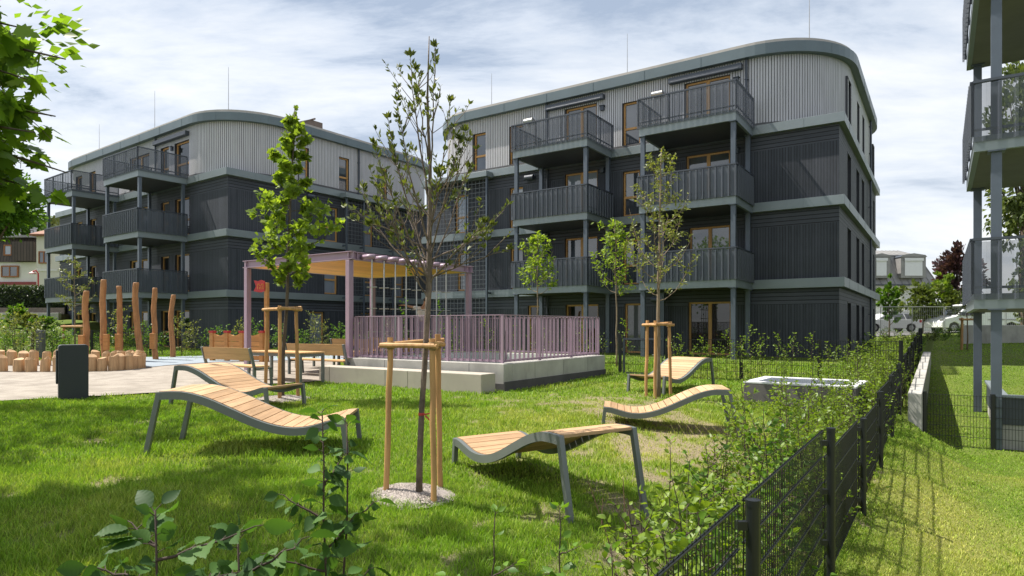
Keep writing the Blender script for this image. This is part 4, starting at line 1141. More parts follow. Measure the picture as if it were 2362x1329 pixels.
mb = MB(); q = gp(1.1); mb.bar((q.x, q.y, .72), (q.x - .05, q.y - .09, .72), .02, .02); mb.bar((q.x - .05, q.y - .09, .72), (q.x - .16, q.y - .03, .72), .02, .02); mb.build('handle', STEEL, gg)
sf = thing('mesh_fence', 'black mesh fence running behind the railing to the garden gate', 'fence', (0, 0, 0))
for i in range(4):
    a, c = gp(-.1 - 2.5 * (i + 1)), gp(-.1 - 2.5 * i); mb = MB(); mesh_panel(mb, a, c, gt - 1.0, gt); mb.build('mesh_panel', FENCE, sf); fence_post((a.x, a.y), -.3, gt + .02, sf, .03, False)
# fence behind the sandpit
lf_ = thing('mesh_fence', 'black mesh fence with hedge behind the log ring at the left', 'fence', (0, 0, 0))
a0, a1 = Vector((-21.5, 25.6, 0)), Vector((-12.3, 26.0, 0))
for i in range(4):
    a, c = a0.lerp(a1, i / 4), a0.lerp(a1, (i + 1) / 4); zg = gz1((a.x + c.x) / 2, a.y); mb = MB(); mesh_panel(mb, a, c, zg + .03, zg + 1.03, .06, .008, .01); mb.build('mesh_panel', FENCE, lf_); fence_post((a.x, a.y), zg - .2, zg + 1.05, lf_, .035, False)
mb = MB(); p = GP(94, 24.4); mb.box(p.x - .12, p.x + .12, p.y - .1, p.y + .1, p.z - .2, 1.34); o = mb.build('gate_post', pm('grey_post_sheet', (.10, .105, .115), .5), None, bevel=.01); tag(o, 'wide grey square post rising behind the log ring', 'post')
# cross fence and retaining wall on the lower lawn
xf = thing('mesh_fence', 'thin black mesh fence across the lower lawn, below the balcony tower', 'fence', (0, 0, 0))
x0_ = Vector((8.42, 13.1, 0)); xp = lambda t: x0_ + U * t
ends = [0, 1.12, 3.5]
for i in range(2): mb = MB(); mesh_panel(mb, xp(ends[i]), xp(ends[i + 1]), -.92, .13, .05, .005, .007); mb.build('mesh_panel', FENCE, xf)
for t in ends: p = xp(t); fence_post((p.x, p.y), -1.2, .17, xf, .033, False)
rw = MB()
def wallseg(t0, t1, w0, w1, zb0, zb1, zt0, zt1):
    P = []
    for (t, w, z) in ((t0, w0, zb0), (t1, w0, zb1), (t1, w1, zb1), (t0, w1, zb0), (t0, w0, zt0), (t1, w0, zt1), (t1, w1, zt1), (t0, w1, zt0)):
        q = F0 + V_ * t + U * w; P.append((q.x, q.y, z))
    rw.add(P, [(3, 2, 1, 0), (4, 5, 6, 7), (0, 1, 5, 4), (1, 2, 6, 5), (2, 3, 7, 6), (3, 0, 4, 7)])
wallseg(12.0, 25, .16, .40, -1.4, -.6, .16, .55)
o = rw.build('retaining_wall', CONC, None, bevel=.015); tag(o, 'low concrete retaining wall running beside the black fence', 'retaining wall')

# ------------------------------------------------------------------ leaves and plants
def tmpl(kind):
    if kind == 'fold':                            # folded diamond: two triangles
        v = [(0, 0, 0), (.42, .30, .07), (1, 0, -.04), (.42, -.30, .07)]; f = [(0, 2, 1), (0, 3, 2)]
    elif kind == 'ovate':                         # toothed, pleated leaf with a pointed tip
        out = [(0, .02), (.06, .10), (.12, .19), (.19, .245), (.26, .30), (.33, .32), (.40, .34), (.47, .325), (.54, .315), (.61, .27), (.68, .24), (.75, .18), (.82, .14), (.90, .06), (1.0, 0)]
        v, f = [], []
        mid = [(x, 0, .03 * math.sin(x * 3) - .10 * x * x) for x, _ in out]
        for i, (x, y) in enumerate(out):
            k = .014 * (1 if i % 2 else -1)
            z = mid[i][2]
            v += [(x, -y, z + .22 * y + k), mid[i], (x, y, z + .22 * y + k)]
        for i in range(len(out) - 1):
            a, b = 3 * i, 3 * i + 3
            f += [(a, b + 1, a + 1), (a, b, b + 1), (a + 1, b + 1, b + 2), (a + 1, b + 2, a + 2)]
    else:                                         # five-lobed maple leaf
        o = [(0, 0), (.02, -.22), (-.06, -.42), (.16, -.36), (.24, -.62), (.36, -.44), (.52, -.62), (.54, -.32), (.62, -.36), (.70, -.20), (.80, -.24), (1.05, 0)]
        o = o + [(x, -y) for x, y in reversed(o[1:-1])]
        c = (.36, 0, .0); v = [c] + [(x, y, .10 * abs(y) - .14 * (x - .36) ** 2 - (.16 * y * y)) for x, y in o]; n = len(o)
        f = [(0, 1 + (i + 1) % n, 1 + i) for i in range(n)]
    return np.array(v), np.array(f)
TM = {k: tmpl(k) for k in ('fold', 'ovate', 'maple')}
def leaves(pos, dirs, size, kind='fold', up_=0.55, rg=NR, width=1.0):
    pos, dirs = np.asarray(pos, float), np.asarray(dirs, float); n = len(pos)
    size = np.broadcast_to(size, (n,))
    d = dirs / np.maximum(np.linalg.norm(dirs, axis=1, keepdims=True), 1e-6)
    nrm = rg.normal(0, 1, (n, 3)) * (1 - up_); nrm[:, 2] += up_
    nrm -= d * (nrm * d).sum(1, keepdims=True); nrm /= np.maximum(np.linalg.norm(nrm, axis=1, keepdims=True), 1e-6)
    b = np.cross(nrm, d)
    v, f = TM[kind]; m = len(v)
    P = pos[:, None, :] + size[:, None, None] * (v[None, :, 0:1] * d[:, None] + width * v[None, :, 1:2] * b[:, None] + v[None, :, 2:3] * nrm[:, None])
    F = f[None] + (np.arange(n) * m)[:, None, None]
    return P.reshape(-1, 3), F.reshape(-1, 3)
class Plant:
    def __init__(s, seed): s.q = random.Random(seed); s.rg = np.random.default_rng(seed); s.w = MB(); s.p, s.d, s.s = [], [], []
    def leaf(s, p, d, sz): s.p.append(tuple(p)); s.d.append(tuple(d)); s.s.append(sz)
    def twig(s, pts, r0, r1, n=5):
        k = len(pts) - 1; s.w.tube(pts, [r0 + (r1 - r0) * i / k for i in range(k + 1)], n, cap=False)
    def along(s, pts, f0, n, sz, spread=1.0, upb=0.2, fwd=.5):
        """leaves alternately along a twig"""
        k = len(pts) - 1
        for i in range(n):
            f = f0 + (1 - f0) * (i + s.q.random() * .7) / n; f = min(f, .999); j = int(f * k); p = pts[j].lerp(pts[j + 1], f * k - j); t = (pts[j + 1] - pts[j]).normalized()
            o = Vector((s.q.gauss(0, 1), s.q.gauss(0, 1), s.q.gauss(0, .7))); o = (o - t * o.dot(t)).normalized()
            d = (o * spread + t * fwd + Vector((0, 0, upb))).normalized(); s.leaf(p + d * sz * .12, d, sz * s.q.uniform(.45, 1.25))
    def build(s, root, wood, leafm, kind='fold', up_=.5, wn_='trunk', ln='crown', width=1.0, smooth=True):
        s.w.build(wn_, wood, root, smooth=smooth)
        if s.p:
            P, F = leaves(np.array(s.p), np.array(s.d), np.array(s.s), kind, up_, s.rg, width)
            np_mesh(ln, P, F, leafm, root)
def curve(p0, p1, p2, n=8): return [((p0 * (1 - t) ** 2) + (p1 * (2 * t * (1 - t))) + (p2 * t * t)) for t in [i / n for i in range(n + 1)]]
def wig(q, pts, a):
    return [pts[0]] + [p + Vector((q.uniform(-a, a), q.uniform(-a, a), q.uniform(-a, a))) for p in pts[1:]]

# --- front tree: bare, upright, few leaves at the branch ends; branch ends measured in the photo
def px_pt(px, py, d): return Vector((X(px, d), d, Z(py, d)))
pt = Plant(5); TB = T1; d0 = TB.y
r = thing('young_tree', 'bare upright young tree with sparse olive leaf tufts, staked, nearest the camera', 'tree', tuple(TB), 0)
def loc(v): return v - TB
trunk = [loc(px_pt(x, y, d0 + dd)) for x, y, dd in ((966, 1165, 0), (968, 1060, 0), (973, 940, .0), (979, 850, .02), (984, 760, .03), (988, 690, .04), (990, 640, .04), (990, 560, .05), (992, 470, .05), (992, 380, .06), (988, 300, .06), (986, 220, .06), (988, 150, .05), (990, 84, .05))]
trunk[0].z -= .1
pt.w.tube(trunk, [.034, .028, .026, .025, .025, .026, .028, .022, .019, .016, .013, .010, .007, .004], 10)
def trunk_at(z):
    for a, c in zip(trunk[:-1], trunk[1:]):
        if a.z <= z <= c.z: return a.lerp(c, (z - a.z) / (c.z - a.z))
    return trunk[-1].copy()
BR = [(650, 905, 470, -.3, 860, 330, 3), (640, 850, 560, .35, 838, 430, 2), (655, 1060, 560, -.3, 1120, 515, 3), (630, 1045, 500, .3, 1082, 385, 3), (610, 930, 480, .3, 893, 270, 3), (600, 1040, 420, -.25, 1060, 320, 3),
      (560, 940, 420, -.2, 915, 235, 3), (530, 1020, 420, .25, 1038, 235, 3), (470, 960, 330, .1, 945, 125, 4), (420, 1000, 290, -.1, 1003, 105, 4), (380, 970, 280, -.15, 957, 160, 3), (580, 870, 500, -.4, 850, 520, 2),
      (600, 1090, 560, .4, 1135, 520, 2), (660, 900, 580, .1, 880, 400, 3), (520, 1060, 450, -.1, 1075, 300, 2), (500, 900, 400, .25, 905, 345, 2), (565, 1000, 500, -.45, 1010, 400, 3), (645, 960, 560, .5, 930, 430, 2),
      (690, 940, 600, -.15, 900, 545, 1), (640, 1085, 600, -.2, 1175, 575, 0), (600, 880, 560, .2, 870, 465, 1)]
for (ys, mx, my, dd, tx, ty, dens) in BR:
    p0 = trunk_at(loc(px_pt(990, ys, d0)).z); p2 = loc(px_pt(tx, ty, d0 + dd)); p1 = loc(px_pt(mx, my, d0 + dd * .8))
    p1 = p1.lerp((p0 + p2) / 2, .15)
    pts = wig(pt.q, curve(p0, p1, p2, 10), .008); L = sum((c - a).length for a, c in zip(pts[:-1], pts[1:]))
    pt.twig(pts, .004 + .0055 * L, .0024, 6)
    pt.along(pts, .62 if dens > 1 else .8, 7 + 5 * dens, .07, .8, .5, .7)
    for i in range(9): pt.leaf(pts[-1], Vector((pt.q.gauss(0, .6), pt.q.gauss(0, .6), .8)), .072)
    for k in range(7):
        f = pt.q.uniform(.25, .9); j = int(f * 10); b0 = pts[j]; t = (pts[j + 1] - pts[j]).normalized()
        o = Vector((pt.q.uniform(-1, 1), pt.q.uniform(-1, 1), pt.q.uniform(-.3, .3))); e_ = b0 + (t * .8 + o * .8 + Vector((0, 0, .35))) * pt.q.uniform(.12, .34)
        sp_ = wig(pt.q, curve(b0, b0.lerp(e_, .5) + o * .03, e_, 4), .004); pt.twig(sp_, .0045, .0022, 4)
        if pt.q.random() < .75: pt.along(sp_, .55, 3 + dens, .055, .8, .4, .6)
        for i in range(4 if pt.q.random() < .6 else 0): pt.leaf(sp_[-1], Vector((pt.q.gauss(0, .7), pt.q.gauss(0, .7), .6)), .058)
pt.build(r, pm('dark_grey_bark', (.145, .11, .085), .9, .5, 14, 0, .9, (1, 1, .6)), L_OLIVE, 'fold', .35, width=.8)
mb = MB(); q_ = trunk_at(loc(px_pt(972, 955, d0)).z); mb.lathe([(.028, -.012), (.029, 0), (.028, .012)], tuple(q_), 10); mb.bar(q_ + Vector((.03, -.045, .0)), q_ + Vector((.09, -.06, .015)), .012, .012); mb.bar(q_ + Vector((.04, -.045, -.01)), q_ + Vector((.085, -.06, -.05)), .01, .01)
mb.build('red_tie', REDP, r)

def young_tree(label, base, H, fork, spread, nb, seed, wood, leafm, sz, lpt, r0=.04, subs=4, kind='fold', prof_=None, up_=.5, upw=.75, lean=(0, 0), tip=8, width=1.0, jit=0.0):
    r = thing('young_tree', label, 'tree', tuple(base)); q = Plant(seed); n = 12
    tr = [Vector((lean[0] * (i / n) + q.q.uniform(-.02, .02), lean[1] * i / n + q.q.uniform(-.02, .02), -.1 + (H + .1) * i / n)) for i in range(n + 1)]
    q.w.tube(tr, [r0 * (1 - .85 * i / n) + .004 for i in range(n + 1)], 8)
    for b in range(nb):
        f = fork + (0.96 - fork) * (b / nb) ** 1.05; j = min(int(f * n), n - 1); p0 = tr[j].lerp(tr[j + 1], f * n - j); az = b * 2.4 + q.q.uniform(-.4, .4)
        g = (f - fork) / (1 - fork); w = prof_(g) if prof_ else (1 - g) ** .8; L = spread * w * q.q.uniform(.75, 1.15); o = Vector((math.cos(az), math.sin(az), 0))
        p2 = p0 + o * L + Vector((0, 0, upw * L * q.q.uniform(.6, 1.3))); p1 = p0 + o * L * .65 + Vector((0, 0, .12 * L)); pts = wig(q.q, curve(p0, p1, p2, 7), .02 * L)
        q.twig(pts, .004 + .009 * L, .003, 5); q.along(pts, .3, lpt, sz, 1, .1, .45)
        for k in range(subs):
            ff = q.q.uniform(.2, .95); jj = min(int(ff * 7), 6); b0 = pts[jj]; t = (pts[jj + 1] - pts[jj]).normalized(); oo = Vector((q.q.uniform(-1, 1), q.q.uniform(-1, 1), q.q.uniform(-.5, .6)))
            e_ = b0 + (t * .6 + oo * .75 + Vector((0, 0, .25))) * L * q.q.uniform(.22, .5); sp_ = curve(b0, b0.lerp(e_, .5) + oo * .02, e_, 4)
            q.twig(sp_, .0045, .0022, 4); q.along(sp_, .15, lpt, sz, 1, .05, .4)
            for i in range(tip): q.leaf(sp_[-1] + Vector((q.q.gauss(0, .4), q.q.gauss(0, .4), q.q.gauss(0, .4))) * sz, Vector((q.q.gauss(0, 1), q.q.gauss(0, 1), q.q.gauss(.1, .6))), sz * q.q.uniform(.7, 1.15))
    for i in range(10): q.leaf(tr[-1] - Vector((0, 0, q.q.uniform(0, .3))), Vector((q.q.gauss(0, 1), q.q.gauss(0, 1), .5)), sz)
    q.build(r, wood, leafm, kind, up_, width=width); return r
young_tree('bushy young maple with bright green leaves, staked behind the left loungers', t2, 5.55, .395, .80, 34, 12, BARK, L_BRIGHT, .105, 7, .04, 5, 'maple', lambda g: (.62 + .38 * g / .25) if g < .25 else max(.13, 1 - .95 * ((g - .25) / .75) ** .72), .42, .45, (.26, 0), 6)
young_tree('thin grey-leaved young tree staked between the two right loungers', t3_, 5.0, .40, .82, 24, 23, BARKL, L_GREY, .085, 7, .042, 5, 'fold', lambda g: .95 * (1 - g) ** .65 + .08, .45, 1.25, (.06, 0), 5, .75)
def at_(px, d): return GP(px, d)
young_tree('small light green young tree behind the left part of the railing', at_(1240, 22.5), 4.55, .53, .80, 20, 31, BARKL, L_BRIGHT, .15, 6, .03, 4, 'fold', lambda g: .9 * (1 - g) ** .6 + .1, .5, 1.1, (0, 0), 5, .9)
young_tree('light green young tree with loose crown, right of the mauve railing end', at_(1424, 20.3), 4.6, .50, .75, 20, 32, BARKL, L_BRIGHT, .145, 5, .03, 4, 'fold', lambda g: .8 * (1 - g) ** .5 + .15, .5, 1.5, (-.08, 0), 4, .8)
young_tree('small grey-green young tree behind the log ring at the left', t4_, 4.1, .42, .85, 16, 33, BARKL, L_GREY, .10, 6, .035, 4, 'fold', lambda g: .9 * (1 - g) ** .5 + .1, .5, .8, (0, 0), 5, .8)
young_tree('small young tree beyond the lower lawn, under the balcony tower', t5_, 2.9, .45, .55, 12, 34, BARKL, L_FAR, .12, 5, .03, 3, 'fold', None, .5, .9, (0, 0), 5, .9)

# --- saplings of the hedges: a few kinds, copied
def sapling(seed, H, sz, n_tw, leafm, kind='fold', lp=7, label='', group=None, base=(0, 0, 0), name='hornbeam_sapling', rz=0, spread=.28, cat='sapling', up_=.5, nstem=1, droop=0.0, f0=.15, wr=.009):
    r = thing(name, label, cat, base, rz, group); q = Plant(seed)
    for st in range(nstem):
        h = H * (1 if st == 0 else q.q.uniform(.6, .9)); n = 8; bx, by = q.q.uniform(-.14, .14), q.q.uniform(-.14, .14)
        o0 = Vector((q.q.uniform(-.07, .07) * (st > 0), q.q.uniform(-.07, .07) * (st > 0), 0))
        tr = [o0 + Vector((bx * (i / n) ** 1.5 + q.q.uniform(-.012, .012), by * (i / n) ** 1.5 + q.q.uniform(-.012, .012), -.1 + (h + .1) * i / n)) for i in range(n + 1)]
        q.w.tube(tr, [wr * (1 - .75 * i / n) for i in range(n + 1)], 6, cap=False)
        q.along(tr, .55, int(lp * 1.6), sz, 1, .1, .5)
        for b in range(n_tw):
            f = f0 + (.93 - f0) * b / n_tw; j = min(int(f * n), n - 1); p0 = tr[j].lerp(tr[j + 1], f * n - j); az = q.q.uniform(0, 6.28); L = spread * (1.15 - .75 * f) * q.q.uniform(.6, 1.35)
            o = Vector((math.cos(az), math.sin(az), 0)); p2 = p0 + o * L + Vector((0, 0, L * q.q.uniform(.3, 1.2) - droop * L)); pts = curve(p0, p0 + o * L * .6 + Vector((0, 0, .1 * L)), p2, 5)
            q.twig(pts, wr * .45, wr * .2, 4); q.along(pts, .2, lp, sz, 1, .05 - droop, .5)
            for i in range(2): q.leaf(pts[-1], Vector((o.x + q.q.gauss(0, .4), o.y + q.q.gauss(0, .4), .3 - droop)), sz)
    q.build(r, TWIG, leafm, kind, up_, 'stem', 'foliage'); return r
HG = 'young hornbeam hedge plants along the black fence'
protoA = [sapling(100 + i, (1.15, 1.3, 1.0, 1.4)[i], (.058, .055, .06, .055)[i], 19, L_HEDGE, 'fold', 8, 'young leafy hornbeam of the hedge along the sloping black fence', HG, nstem=2, f0=.05, spread=.30) for i in range(4)]
used = [False] * 4
def plant(protos, used, i, loc_, rz, scale):
    o = protos[i]
    if not used[i]: used[i] = True; o.location = loc_; o.rotation_euler = (0, 0, rz); o.scale = (scale,) * 3; return o
    return dup(o, loc_, rz, None, scale)
rh = random.Random(77)
for k in range(92):
    t = 3.0 + 22 * (k / 92) ** 1.05; w = -rh.uniform(.18, 1.0) if t > 7 else -rh.uniform(.22, 1.2)
    p = F0 + V_ * t + U * w
    plant(protoA, used, k % 4, (p.x, p.y, gz1(p.x, p.y)), rh.uniform(0, 6.28), rh.uniform(.72, 1.05))
protoB = [sapling(120 + i, (1.25, 1.5, 1.1)[i], .062, 16, L_HEDGE, 'fold', 6, 'young hornbeam of the row growing along the garden fence', 'young hornbeam plants along the garden fence', f0=.1, spread=.27) for i in range(3)]
usedB = [False] * 3
for k in range(27):
    t = 1.5 + 5.6 * k / 27 + rh.uniform(-.12, .12); p = g0 + U * t + V_ * rh.uniform(-.40, -.1)
    plant(protoB, usedB, k % 3, (p.x, p.y, gz1(p.x, p.y)), rh.uniform(0, 6.28), rh.uniform(.7, 1.05))
for k in range(14):
    t = -7 + 7.6 * k / 14 + rh.uniform(-.2, .2); p = g0 + U * t + V_ * rh.uniform(.1, .5)
    plant(protoB, usedB, k % 3, (p.x, p.y, gz1(p.x, p.y)), rh.uniform(0, 6.28), rh.uniform(.8, 1.15))
protoC = [sapling(140 + i, (1.5, 1.9, 1.25)[i], .10, 17, (L_HORN, L_GREY, L_HORN)[i], 'fold', 7, ('leafy green hedge plant in front of the dark left building', 'grey-green hedge plant in front of the dark left building', 'low leafy hedge plant in front of the dark left building')[i], 'hedge plants in front of the left building', nstem=2, spread=.42, name='hedge_plant', cat='hedge plant', wr=.012) for i in range(3)]
usedC = [False] * 3
for k, (px, d) in enumerate([(20, 24), (55, 25), (90, 26.5), (-10, 25), (130, 25.5), (160, 24.6), (215, 26), (275, 25.6), (300, 26.2), (340, 25.6), (375, 26.6), (420, 25.4), (445, 25.9), (475, 26.2), (505, 27), (530, 26.2), (560, 27), (590, 27.5), (640, 27), (700, 28.2), (725, 28.4), (750, 28.7), (775, 28.4), (810, 28), (852, 29), (900, 29), (930, 28), (1000, 27), (1040, 26), (35, 23.4), (75, 23.8), (120, 27.5), (245, 27.2)]):
    p = at_(px, d); plant(protoC, usedC, (k * 2 + k // 3) % 3, tuple(p), rh.uniform(0, 6.28), rh.uniform(.75, 1.1))
# two taller climbers on the trellis
for px, d, h, lb in ((930, 30.5, 2.6, 'tall thin climber on the trellis behind the climbing poles'), (1015, 29.5, 2.7, 'tall thin climber at the inner corner trellis right of the front tree')):
    sapling(int(px), h, .13, 12, L_HORN, 'fold', 5, lb, None, tuple(at_(px, d)), 'climbing_plant', cat='climber')
# ornamental grass tuft and dry grass near the posts
# --- foreground hornbeam shoots close to the camera
def shoot(label, px, pyt, d, seed, sz, H, twigs, leafm=L_DARK, bend=(0, 0), spread=.26, droop=.35, lp=5, pairs=10, f0=.45):
    """one shoot with alternate toothed leaves; top at the measured position"""
    top = Vector((X(px, d), d, Z(pyt, d))); r = thing('hornbeam_shoot', label, 'shrub', (top.x, top.y, gz1(top.x, top.y)), 0); zt_ = top.z - gz1(top.x, top.y)
    q = Plant(seed); n = 10
    tr = [Vector((bend[0] * (1 - i / n) ** 1.3 + q.q.uniform(-.006, .006), bend[1] * (1 - i / n), -.05 + (zt_ + .05) * i / n)) for i in range(n + 1)]
    q.w.tube(tr, [.0075 * (1 - .72 * i / n) for i in range(n + 1)], 7, cap=True)
    def lf(p, o, t, s):
        d_ = (o + t * .35 + Vector((0, 0, -droop * q.q.uniform(.3, 1.6)))).normalized(); pe = p + (o + t * .4).normalized() * .018
        q.twig([p, pe], .0014, .001, 4); q.leaf(pe, d_, s * q.q.uniform(.7, 1.12))
    for i in range(pairs):
        f = f0 + (.99 - f0) * i / pairs; j = min(int(f * n), n - 1); p = tr[j].lerp(tr[j + 1], f * n - j); az = i * 2.6 + q.q.uniform(-.4, .4); lf(p, Vector((math.cos(az), math.sin(az), .1)), Vector((0, 0, 1)), sz * (1.05 - .45 * max(0, f - .75) / .25))
    for (f, az, L, upz) in twigs:
        j = min(int(f * n), n - 1); p0 = tr[j].lerp(tr[j + 1], f * n - j); o = Vector((math.cos(az), math.sin(az), 0)); p2 = p0 + o * L + Vector((0, 0, upz * L)); pts = wig(q.q, curve(p0, p0 + o * L * .5 + Vector((0, 0, upz * L * .35)), p2, 6), .004)
        q.twig(pts, .0042, .0016, 5)
        for i in range(lp):
            g = .25 + .75 * (i + .5) / lp; jj = min(int(g * 6), 5); p = pts[jj]; t = (pts[jj + 1] - pts[jj]).normalized(); s_ = t.cross(Vector((0, 0, 1))).normalized() * (1 if i % 2 else -1); lf(p, s_ + Vector((0, 0, .15)), t, sz * q.q.uniform(.75, 1.05))
        lf(pts[-1], o, (pts[-1] - pts[-2]).normalized(), sz)
    for k in range(4): lf(tr[-1] - Vector((0, 0, .006 * k)), Vector((math.cos(k * 1.7 + seed), math.sin(k * 1.7 + seed), .5)), Vector((0, 0, 1)), sz * .72)
    q.build(r, TWIG, leafm, 'ovate', .40, 'stem', 'foliage', width=.88); return r
shoot('tall hornbeam shoot with drooping dark leaves in front of the left lounger', 742, 950, 1.95, 201, .076, 1.2, [(.70, 3.5, .17, .45), (.80, 3.1, .12, .55), (.63, .1, .13, .9), (.56, 3.4, .13, .25), (.74, 6.1, .10, 1.2), (.86, .4, .06, 1.6), (.60, 5.2, .12, .3), (.50, 2.6, .12, .2), (.47, .4, .13, .5), (.44, 4.4, .13, .4), (.40, 3.3, .14, .3)], bend=(.05, .0), droop=.75, pairs=60, f0=.50, lp=11)
shoot('slender second shoot leaning right, next to the tall drooping hornbeam shoot', 803, 975, 2.0, 211, .072, 1.2, [(.8, .2, .08, .8), (.66, 5.9, .1, .6), (.55, .5, .1, .4)], bend=(-.06, .0), droop=.6, pairs=20, f0=.4, lp=7)
shoot('lush hornbeam shoot with broad leaves at the bottom left of the photo', 362, 1178, 1.38, 202, .080, 1, [(.90, 3.2, .13, .25), (.93, .15, .20, .3), (.95, 2.6, .10, .3), (.88, .6, .18, .1), (.86, 3.5, .19, .1), (.89, 5.0, .12, .2), (.84, 4.2, .14, .2), (.83, .1, .2, .15), (.82, 3.0, .16, .1), (.85, 5.9, .2, .1)], bend=(.0, .0), droop=.22, pairs=26, f0=.66, lp=9)
shoot('short hornbeam shoot with reddish leaf tips at the bottom edge, left of the tall shoot', 550, 1228, 1.48, 203, .072, 1, [(.93, .3, .14, .5), (.90, 3.0, .1, .4), (.88, 5.6, .13, .3), (.86, .9, .12, .2), (.86, 3.8, .12, .2), (.84, .1, .14, .1), (.83, 3.1, .14, .1)], droop=.3, pairs=22, f0=.66, lp=8)
shoot('forked thin shoot with few leaves, below the front lounger to the left', 1145, 1180, 2.75, 204, .066, 1, [(.55, 3.1, .32, .55), (.62, 2.7, .2, .5), (.5, .1, .25, .5), (.74, .6, .12, .3)], L_HORN, bend=(-.12, 0), droop=.12, pairs=6, lp=4)
shoot('upright shoot with ribbed leaves at the foot of the front lounger leg', 1292, 1172, 2.95, 205, .068, 1, [(.66, 3.2, .1, .3), (.8, .2, .09, .3), (.55, .4, .12, .2), (.72, 3.9, .1, .2)], L_HORN, droop=.12, pairs=13)
shoot('short shoot with pale leaves left of the nearest fence panel', 1412, 1268, 2.7, 206, .062, 1, [(.7, 3.2, .12, .4), (.8, .2, .1, .3), (.6, .9, .1, .2)], L_HORN, droop=.12, pairs=9)
shoot('light green shoot in front of the right leg of the front lounger', 1478, 1135, 3.5, 207, .068, 1, [(.75, 3.4, .16, .5), (.6, .3, .16, .4), (.5, 2.8, .2, .4), (.85, .1, .1, .5)], L_HEDGE, droop=.08, pairs=10)
shoot('slender tall shoot left of the hedge with tufts at its tip', 1545, 1018, 4.2, 208, .062, 1, [(.5, .5, .2, .5), (.62, 3.3, .14, .4), (.78, .1, .1, .7), (.42, 3.0, .16, .3)], L_HEDGE, droop=.08, pairs=9)
for (px, py, px2, py2, dd, lb) in ((1352, 1096, 1440, 1190, 4.3, 'bare leafless brown twig leaning under the front lounger'), (1437, 1105, 1446, 1190, 4.2, 'thin upright leafless twig by the front lounger leg')):
    p = GP(px2, dd); mb = MB(); tp2 = Vector((X(px, dd), dd, Z(py, dd))) - p; mb.tube([Vector((0, 0, -.05)), tp2 * .5 + Vector((.01, 0, .02)), tp2], [.005, .004, .002], 6); mb.tube([tp2 * .6, tp2 * .75 + Vector((.05, .02, .05))], [.003, .0015], 5)
    tag(mb.build('bare_twig', pm('red_brown_twig', (.17, .09, .06), .8, .2, 20), None, loc=tuple(p)), lb, 'twig')
PR = [(1640, 1020, 4.3, 1.2), (1585, 1060, 3.9, 1.1), (1728, 1000, 5.0, 1.3), (1775, 940, 5.4, 1.3), (1500, 1150, 3.3, .9), (1620, 1110, 3.4, 1.0), (1800, 960, 5.6, 1.25), (1700, 1060, 4.0, 1.1), (1850, 905, 7.0, 1.3), (1780, 1050, 4.6, 1.1), (1870, 960, 6.2, 1.2), (1560, 1190, 3.0, .9), (1650, 1190, 3.1, 1.0)]
NH = 'leafy hedge plants at the near end of the fence'
for i, (px, py, d, h) in enumerate(PR):
    x, y = X(px, d), d; zg = gz1(x, y); h = min(max(Z(py, d) - zg, .5), 1.5)
    sapling(400 + i, h, .052, 18, L_HEDGE if i % 3 else L_HORN, 'ovate', 8, 'bushy young hornbeam in the hedge clump at the near end of the black fence', NH, (x, y, zg), nstem=2, f0=.08, spread=.30, wr=.008)

# --- maple tree at the left edge
mt = thing('maple_tree', 'large maple whose leafy branches hang in from the left edge', 'tree', (-7.6, 5.6, gz1(-7.6, 5.6)))
mq = Plant(61); mo = Vector((-7.6, 5.6, gz1(-7.6, 5.6)))
trk = [Vector((.0, 0, -.2)), Vector((.05, .02, 1.4)), Vector((.1, 0, 3.0)), Vector((.15, .05, 4.6)), Vector((.1, 0, 6.4)), Vector((0, 0, 8.2))]
mq.w.tube(trk, [.24, .2, .17, .13, .08, .03], 12)
def mbranch(p0, p2, n_sub, dens, sag=.2, sub=.6):
    L = (p2 - p0).length; p1 = (p0 + p2) / 2 + Vector((0, 0, sag * L))
    pts = wig(mq.q, curve(p0, p1, p2, 9), .03)
    mq.twig(pts, .012 + .012 * L, .005, 6)
    for k in range(n_sub):
        f = .3 + .7 * (k + mq.q.random()) / n_sub; j = min(int(f * 9), 8); b0 = pts[j]; t = (pts[j + 1] - pts[j]).normalized()
        o = Vector((mq.q.gauss(0, 1), mq.q.gauss(0, 1), mq.q.gauss(0, .5))).normalized(); e_ = b0 + (t * .5 + o * .8 + Vector((0, 0, -.12))) * sub * mq.q.uniform(.5, 1.1)
        sp_ = curve(b0, b0.lerp(e_, .5) + Vector((0, 0, .06)), e_, 4); mq.twig(sp_, .006, .0025, 4)
        for i in range(dens):
            g = mq.q.uniform(.2, 1); jj = min(int(g * 4), 3); p = sp_[jj].lerp(sp_[jj + 1], g * 4 - jj); o2 = Vector((mq.q.gauss(0, 1), mq.q.gauss(0, 1), mq.q.gauss(-.25, .35))).normalized()
            pe = p + o2 * .06; mq.leaf(pe, o2 + Vector((.15, 0, -.30)), mq.q.uniform(.11, .185))
def W3(px, py, d): return Vector((X(px, d), d, Z(py, d))) - mo
